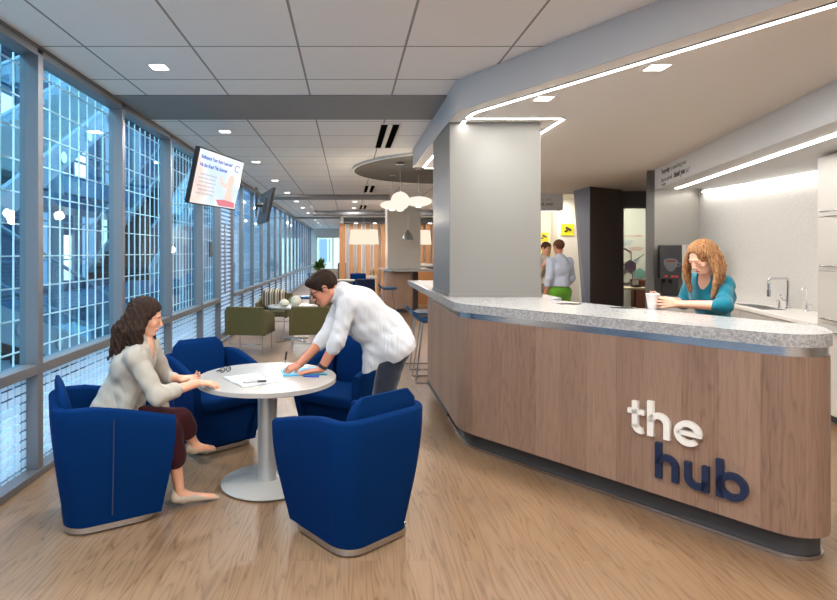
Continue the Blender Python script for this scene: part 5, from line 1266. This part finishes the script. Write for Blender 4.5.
S.cut(kn+(an-kn)*.575, (0, 0, -1), 0, V(-1.6, 3.2, 0), V(-.7, 3.9, kn[2]-.05)) if False else None
S.ripple([((1, .3, 2), 60, 0, 0.00114)]); S.mesh('trousers', 'maroon', t, off)
for i in (0, 1):
    S = Sdf(J['ankle'][i]-.16, np.maximum(J['ankle'][i], J['toe'][i])+.14, .004); an, to = J['ankle'][i], J['toe'][i]; d = to-an; up = V(0, 0, 1)
    if i == 1: up = nrm(V(.45, .1, .9))
    S.cap(an+d*.12-up*.030, to+d*.12-up*.002, .036, .013, .01); S.cap(an-d*.16-up*.040, an+d*.1-up*.036, .030, .033, .01); S.cap(an-d*.17-up*.015, an-d*.10-up*.04, .021, .028, .01)
    S.cap(an+up*.028, an+d*.40+up*.022, .036, .026, .008, sub=True)
    if i == 0: S.cut(V(0, 0, .004), (0, 0, -1))
    S.mesh('shoe', 'shoe_beige', t, off)
# hair
S = Sdf(V(-1.60, 3.28, .84), V(-1.08, 3.72, 1.40), .004); h = J['head']
S.ell(HP(-.016, 0, .034), [.108, .088, .094], .0, HA); S.cut(HP(.070, 0, .05), HA[0]*.87-HA[2]*.50, .006)
rr = random.Random(11)
for k in range(46):
    a = rr.uniform(0, 1); yy = rr.uniform(-1, 1)
    st = HP(-.075+.09*a, yy*.070, .05-.05*a*abs(yy)); end = V(-1.475+.225*a, 3.49+yy*.115, .925+.10*a**.8+rr.uniform(-.015, .015))
    mid = st*.5+end*.5+V(-.030+.02*a, yy*.018, .035); S.chain([st, mid, end], [.026, .024, .008], .012)
for k in range(16):      # near side, over the neck and shoulder
    a = rr.uniform(0, 1); st = HP(-.05+.065*a, -.072, .03-.02*a); end = V(-1.40+.15*a, 3.385+.03*rr.random(), .945+.06*a+.03*rr.random()); S.chain([st, st*.5+end*.5+V(-.01, -.022, .02), end], [.022, .022, .008], .012)
S.ell(HP(.075, 0, -.03), [.058, .052, .085], .01, HA, sub=True); S.cap(HP(.06, 0, -.06), HP(.09, 0, -.16), .042, .03, .01, sub=True)
S.ripple([((.35, 1, .12), 260, 0, .0028), ((1, .3, .42), 210, 1, .0026)]); S.mesh('hair', 'hair_dark', t, off)

# ================= woman at the counter
J = dict(pelvis=V(2.80, 4.30, .95), waist=V(2.79, 4.27, 1.08), chest=V(2.745, 4.21, 1.27), neck=V(2.70, 4.18, 1.42), head=V(2.605, 4.10, 1.560),
  sh=[V(2.75, 4.075, 1.365), V(2.68, 4.33, 1.375)], el=[V(2.635, 3.905, 1.222), V(2.64, 4.40, 1.20)], wr=[V(2.392, 4.055, 1.222), V(2.42, 4.26, 1.235)],
  hip=[V(2.83, 4.21, .92), V(2.77, 4.38, .92)], knee=[V(2.80, 4.17, .5), V(2.72, 4.38, .5)], ankle=[V(2.87, 4.20, .085), V(2.80, 4.42, .085)], toe=[V(2.71, 4.12, .03), V(2.64, 4.34, .03)])
off = V(2.8, 4.3, 0); t = person('woman with wavy light brown hair in a teal blouse looking down behind the counter', off)
lo, hi = bounds(J, .17); lo[0] = 2.16; lo[2] = 0; hi[2] = 1.74; S = Sdf(lo, hi)
torso(S, J, 0, True)
for i in (0, 1): arm(S, J, i, fem=True); leg(S, J, i, fem=True); foot(S, J, i)
S.cap(J['neck']-V(-.01, 0, .03), J['head']+V(.03, .025, -.055), .047, .046, .02)
HP, HA = head(S, J['head'], (-.84, -.20, -.48), (-.45, -.12, .88), .98, True)
hand2(S, J['wr'][0], (-.97, .22, .05), (.2, .95, -.1), (.05, .05, 1), [.22, .26, .30, .34], (.5, .45), .9, .16)
hand2(S, J['wr'][1], (-.9, -.35, .12), (.1, -.3, .9), (-.3, .9, .2), [.4, .45, .5, .5], (.4, .5), .9, .05)
S.mesh('body', 'skin_pale', t, off); face_parts(t, off, HP, HA, .98, 'hair_blond')
S = Sdf(lo, hi); torso(S, J, .010, True, .05)
for i in (0, 1): arm(S, J, i, .009, f1=1.12, thick=1.06, k=.025, fem=True)
for i in (0, 1): e, w_ = J['el'][i], J['wr'][i]; S.cap(e-(w_-e)*.02, e+(w_-e)*.14, .046, .049, .01)
S.cut(V(0, 0, .80), (0, 0, -1)); F = nrm(V(-.92, -.38, 0))
S.ell(J['neck']+F*.06, (.05, .05, .10), .01, sub=True)
S.ripple([((1, .2, 1.2), 70, 0, 0.00152), ((-.6, .4, 1), 80, 1.3, 0.00114)]); S.mesh('blouse', 'teal', t, off)
S = Sdf(lo, hi); S.cap(J['hip'][0], J['hip'][1], .112, None, .04); S.cap(J['pelvis'], J['pelvis']+V(0, 0, -.05), .115, .11, .04)
for i in (0, 1): leg(S, J, i, .012, f1=1.97, k=.03)
S.mesh('trousers', 'black', t, off)
S = Sdf(V(2.4, 3.9, 0), V(3.05, 4.7, .2))
for i in (0, 1): foot(S, J, i, .008)
S.cut(V(0, 0, .004), (0, 0, -1)); S.mesh('shoes', 'black', t, off)
S = Sdf(V(2.38, 3.86, 1.16), V(2.92, 4.36, 1.78), .004)
S.ell(HP(-.016, 0, .040), [.108, .090, .092], .0, HA); F, L, U = HA; rr = random.Random(4)
def lock(st, end, bow, r0, wv, ph):
    pts = []; rs = []; n = 9; side = nrm(np.cross(end-st, V(0, 0, 1)+F*.3))
    for j in range(n+1):
        f = j/n; p = st+(end-st)*f+bow*math.sin(PI*f)+side*wv*math.sin(f*9+ph)*f+V(1, 0, 0)*wv*.8*math.cos(f*8+ph)*f; pts.append(p); rs.append(r0*(1-.72*f**1.5))
    S.chain(pts, rs, .010)
for k in range(16):      # near side mass (her left)
    a = rr.uniform(0, 1); st = HP(.020-.09*a, .068, .055-.01*a); end = V(2.60+.085*a, 4.00+.05*a, 1.25+.06*rr.random()+.05*a); lock(st, end, V(.022+.02*rr.random(), -.030, 0), .016, .018, k*.8)
for k in range(9):      # far side locks
    a = rr.uniform(0, 1); st = HP(.045-.06*a, -.064, .050); end = V(2.555+.05*a, 4.17+.05*a, 1.28+.05*rr.random()); lock(st, end, V(-.030+.02*rr.random(), .02, 0), .014, .014, k*.9)
for k in range(14):      # back
    yy = rr.uniform(-1, 1); st = HP(-.085, yy*.05, .04); end = V(2.74, 4.12+yy*.07, 1.36+.04*rr.random()); lock(st, end, V(.030, .02, 0), .022, .012, k)
S.ell(HP(.088, -.006, -.020), [.062, .056, .098], .008, HA, sub=True); S.ell(HP(.085, .012, .055), [.045, .030, .030], .008, HA, sub=True)
S.ripple([((.3, 1, .1), 300, 0, .0014), ((1, .2, .3), 240, 1, .0012)]); S.mesh('hair', 'hair_blond', t, off)
ph = thing('smartphone', 'dark smartphone lying in the counter woman\'s hand beside the paper cup', 'phone', (2.33, 4.20, 1.236), R(150)); MB().bb(-.035, .035, -.07, .07, 0, .009).build('case', 'black', ph, bevel=.003); MB().bb(-.031, .031, -.064, .064, .009, .010).build('glass', 'black_gloss', ph)
ph.rotation_euler = (R(12), R(-22), R(120))

# ================= man in green trousers, seen from behind, and the colleague beyond him
def standing(label, x, y, face, shirt, pants, hair, skin, arm_pose, H=1.80, legs_off=0.0):
    F = nrm(V(math.cos(face), math.sin(face), 0)); L = V(-F[1], F[0], 0); s = H/1.80; b = V(x, y, 0)
    P = lambda f, l, u: b+(F*f+L*l+V(0, 0, 1)*u)*s
    J = dict(pelvis=P(0, 0, .98), waist=P(.01, 0, 1.10), chest=P(0, 0, 1.32), neck=P(.0, 0, 1.50), head=P(.03, 0, 1.685), sh=[P(0, -.18, 1.44), P(0, .18, 1.44)],
      el=[P(*arm_pose[0]), P(*arm_pose[2])], wr=[P(*arm_pose[1]), P(*arm_pose[3])], hip=[P(0, -.09, .93), P(0, .09, .93)], knee=[P(.01, -.11, .50), P(.02, .11, .50)], ankle=[P(-.02, -.12, .085), P(0, .12, .085)], toe=[P(.15, -.15, .03), P(.17, .15, .03)])
    t = person(label, b); lo, hi = bounds(J, .16); lo[2] = 0; S = Sdf(lo, hi, .007); torso(S, J)
    for i in (0, 1): arm(S, J, i); leg(S, J, i); foot(S, J, i)
    S.cap(J['neck']-V(0, 0, .03), J['head']-V(0, 0, .06), .058, .056, .02); HP, HA = head(S, J['head'], F+V(0, 0, -.15), (0, 0, 1), s)
    for i in (0, 1): d = nrm(J['wr'][i]-J['el'][i]); hand2(S, J['wr'][i], d, F*.2+L*(1 if i == 0 else -1), F, .35, (.5, .3), s)
    S.mesh('body', skin, t, b); face_parts(t, b, HP, HA, s, hair)
    S = Sdf(lo, hi, .007); torso(S, J, .022, k=.06)
    for i in (0, 1): arm(S, J, i, .016, f1=1.55, thick=1.08, k=.03)
    S.cap(J['waist'], P(0, 0, .95), .14, .145, .05); S.cut(P(0, 0, 1.03), (0, 0, -1)); S.ripple([((1, .3, 1), 60, 0, 0.00190), ((-.5, .3, 1), 70, 1, 0.00152)]); S.mesh('shirt', shirt, t, b)
    S = Sdf(lo, hi, .007); S.cap(J['hip'][0], J['hip'][1], .118, None, .04); S.cap(J['pelvis'], P(0, 0, 1.02), .120, .118, .04)
    for i in (0, 1): leg(S, J, i, .02, f1=1.97, k=.03)
    S.mesh('trousers', pants, t, b)
    S = Sdf(lo, V(hi[0], hi[1], .2), .007)
    for i in (0, 1): foot(S, J, i, .008)
    S.cut(V(0, 0, .004), (0, 0, -1)); S.mesh('shoes', 'black', t, b)
    S = Sdf(J['head']-.17, J['head']+.17, .005); S.ell(HP(-.014, 0, .036), [.104*s, .084*s, .090*s], .0, HA); S.cut(HP(.080, 0, .05), HA[0]*.80-HA[2]*.60, .004); S.cut(HP(-.04, 0, -.06), -HA[2], .004)
    for s_ in (-1, 1): S.ell(HP(-.002, s_*.08, -.008), [.026, .02, .034], .004, HA, sub=True)
    S.mesh('hair', hair, t, b)
    return t
standing('man in a grey-blue shirt and green trousers seen from behind beyond the counter', 3.53, 9.3, R(108), 'grey_blue_shirt', 'green_cotton', 'hair_short', 'skin_man', [(-.02, -.22, 1.16), (.16, -.20, .98), (-.02, .23, 1.15), (.05, .25, .90)])
standing('person in a pale shirt mostly hidden behind the man in green trousers', 3.66, 10.35, R(-70), 'beige_shirt', 'grey_wool', 'hair_short', 'skin_light', [(.08, -.22, 1.20), (.24, -.24, 1.38), (.02, .2, 1.2), (.15, .1, 1.2)], 1.78)
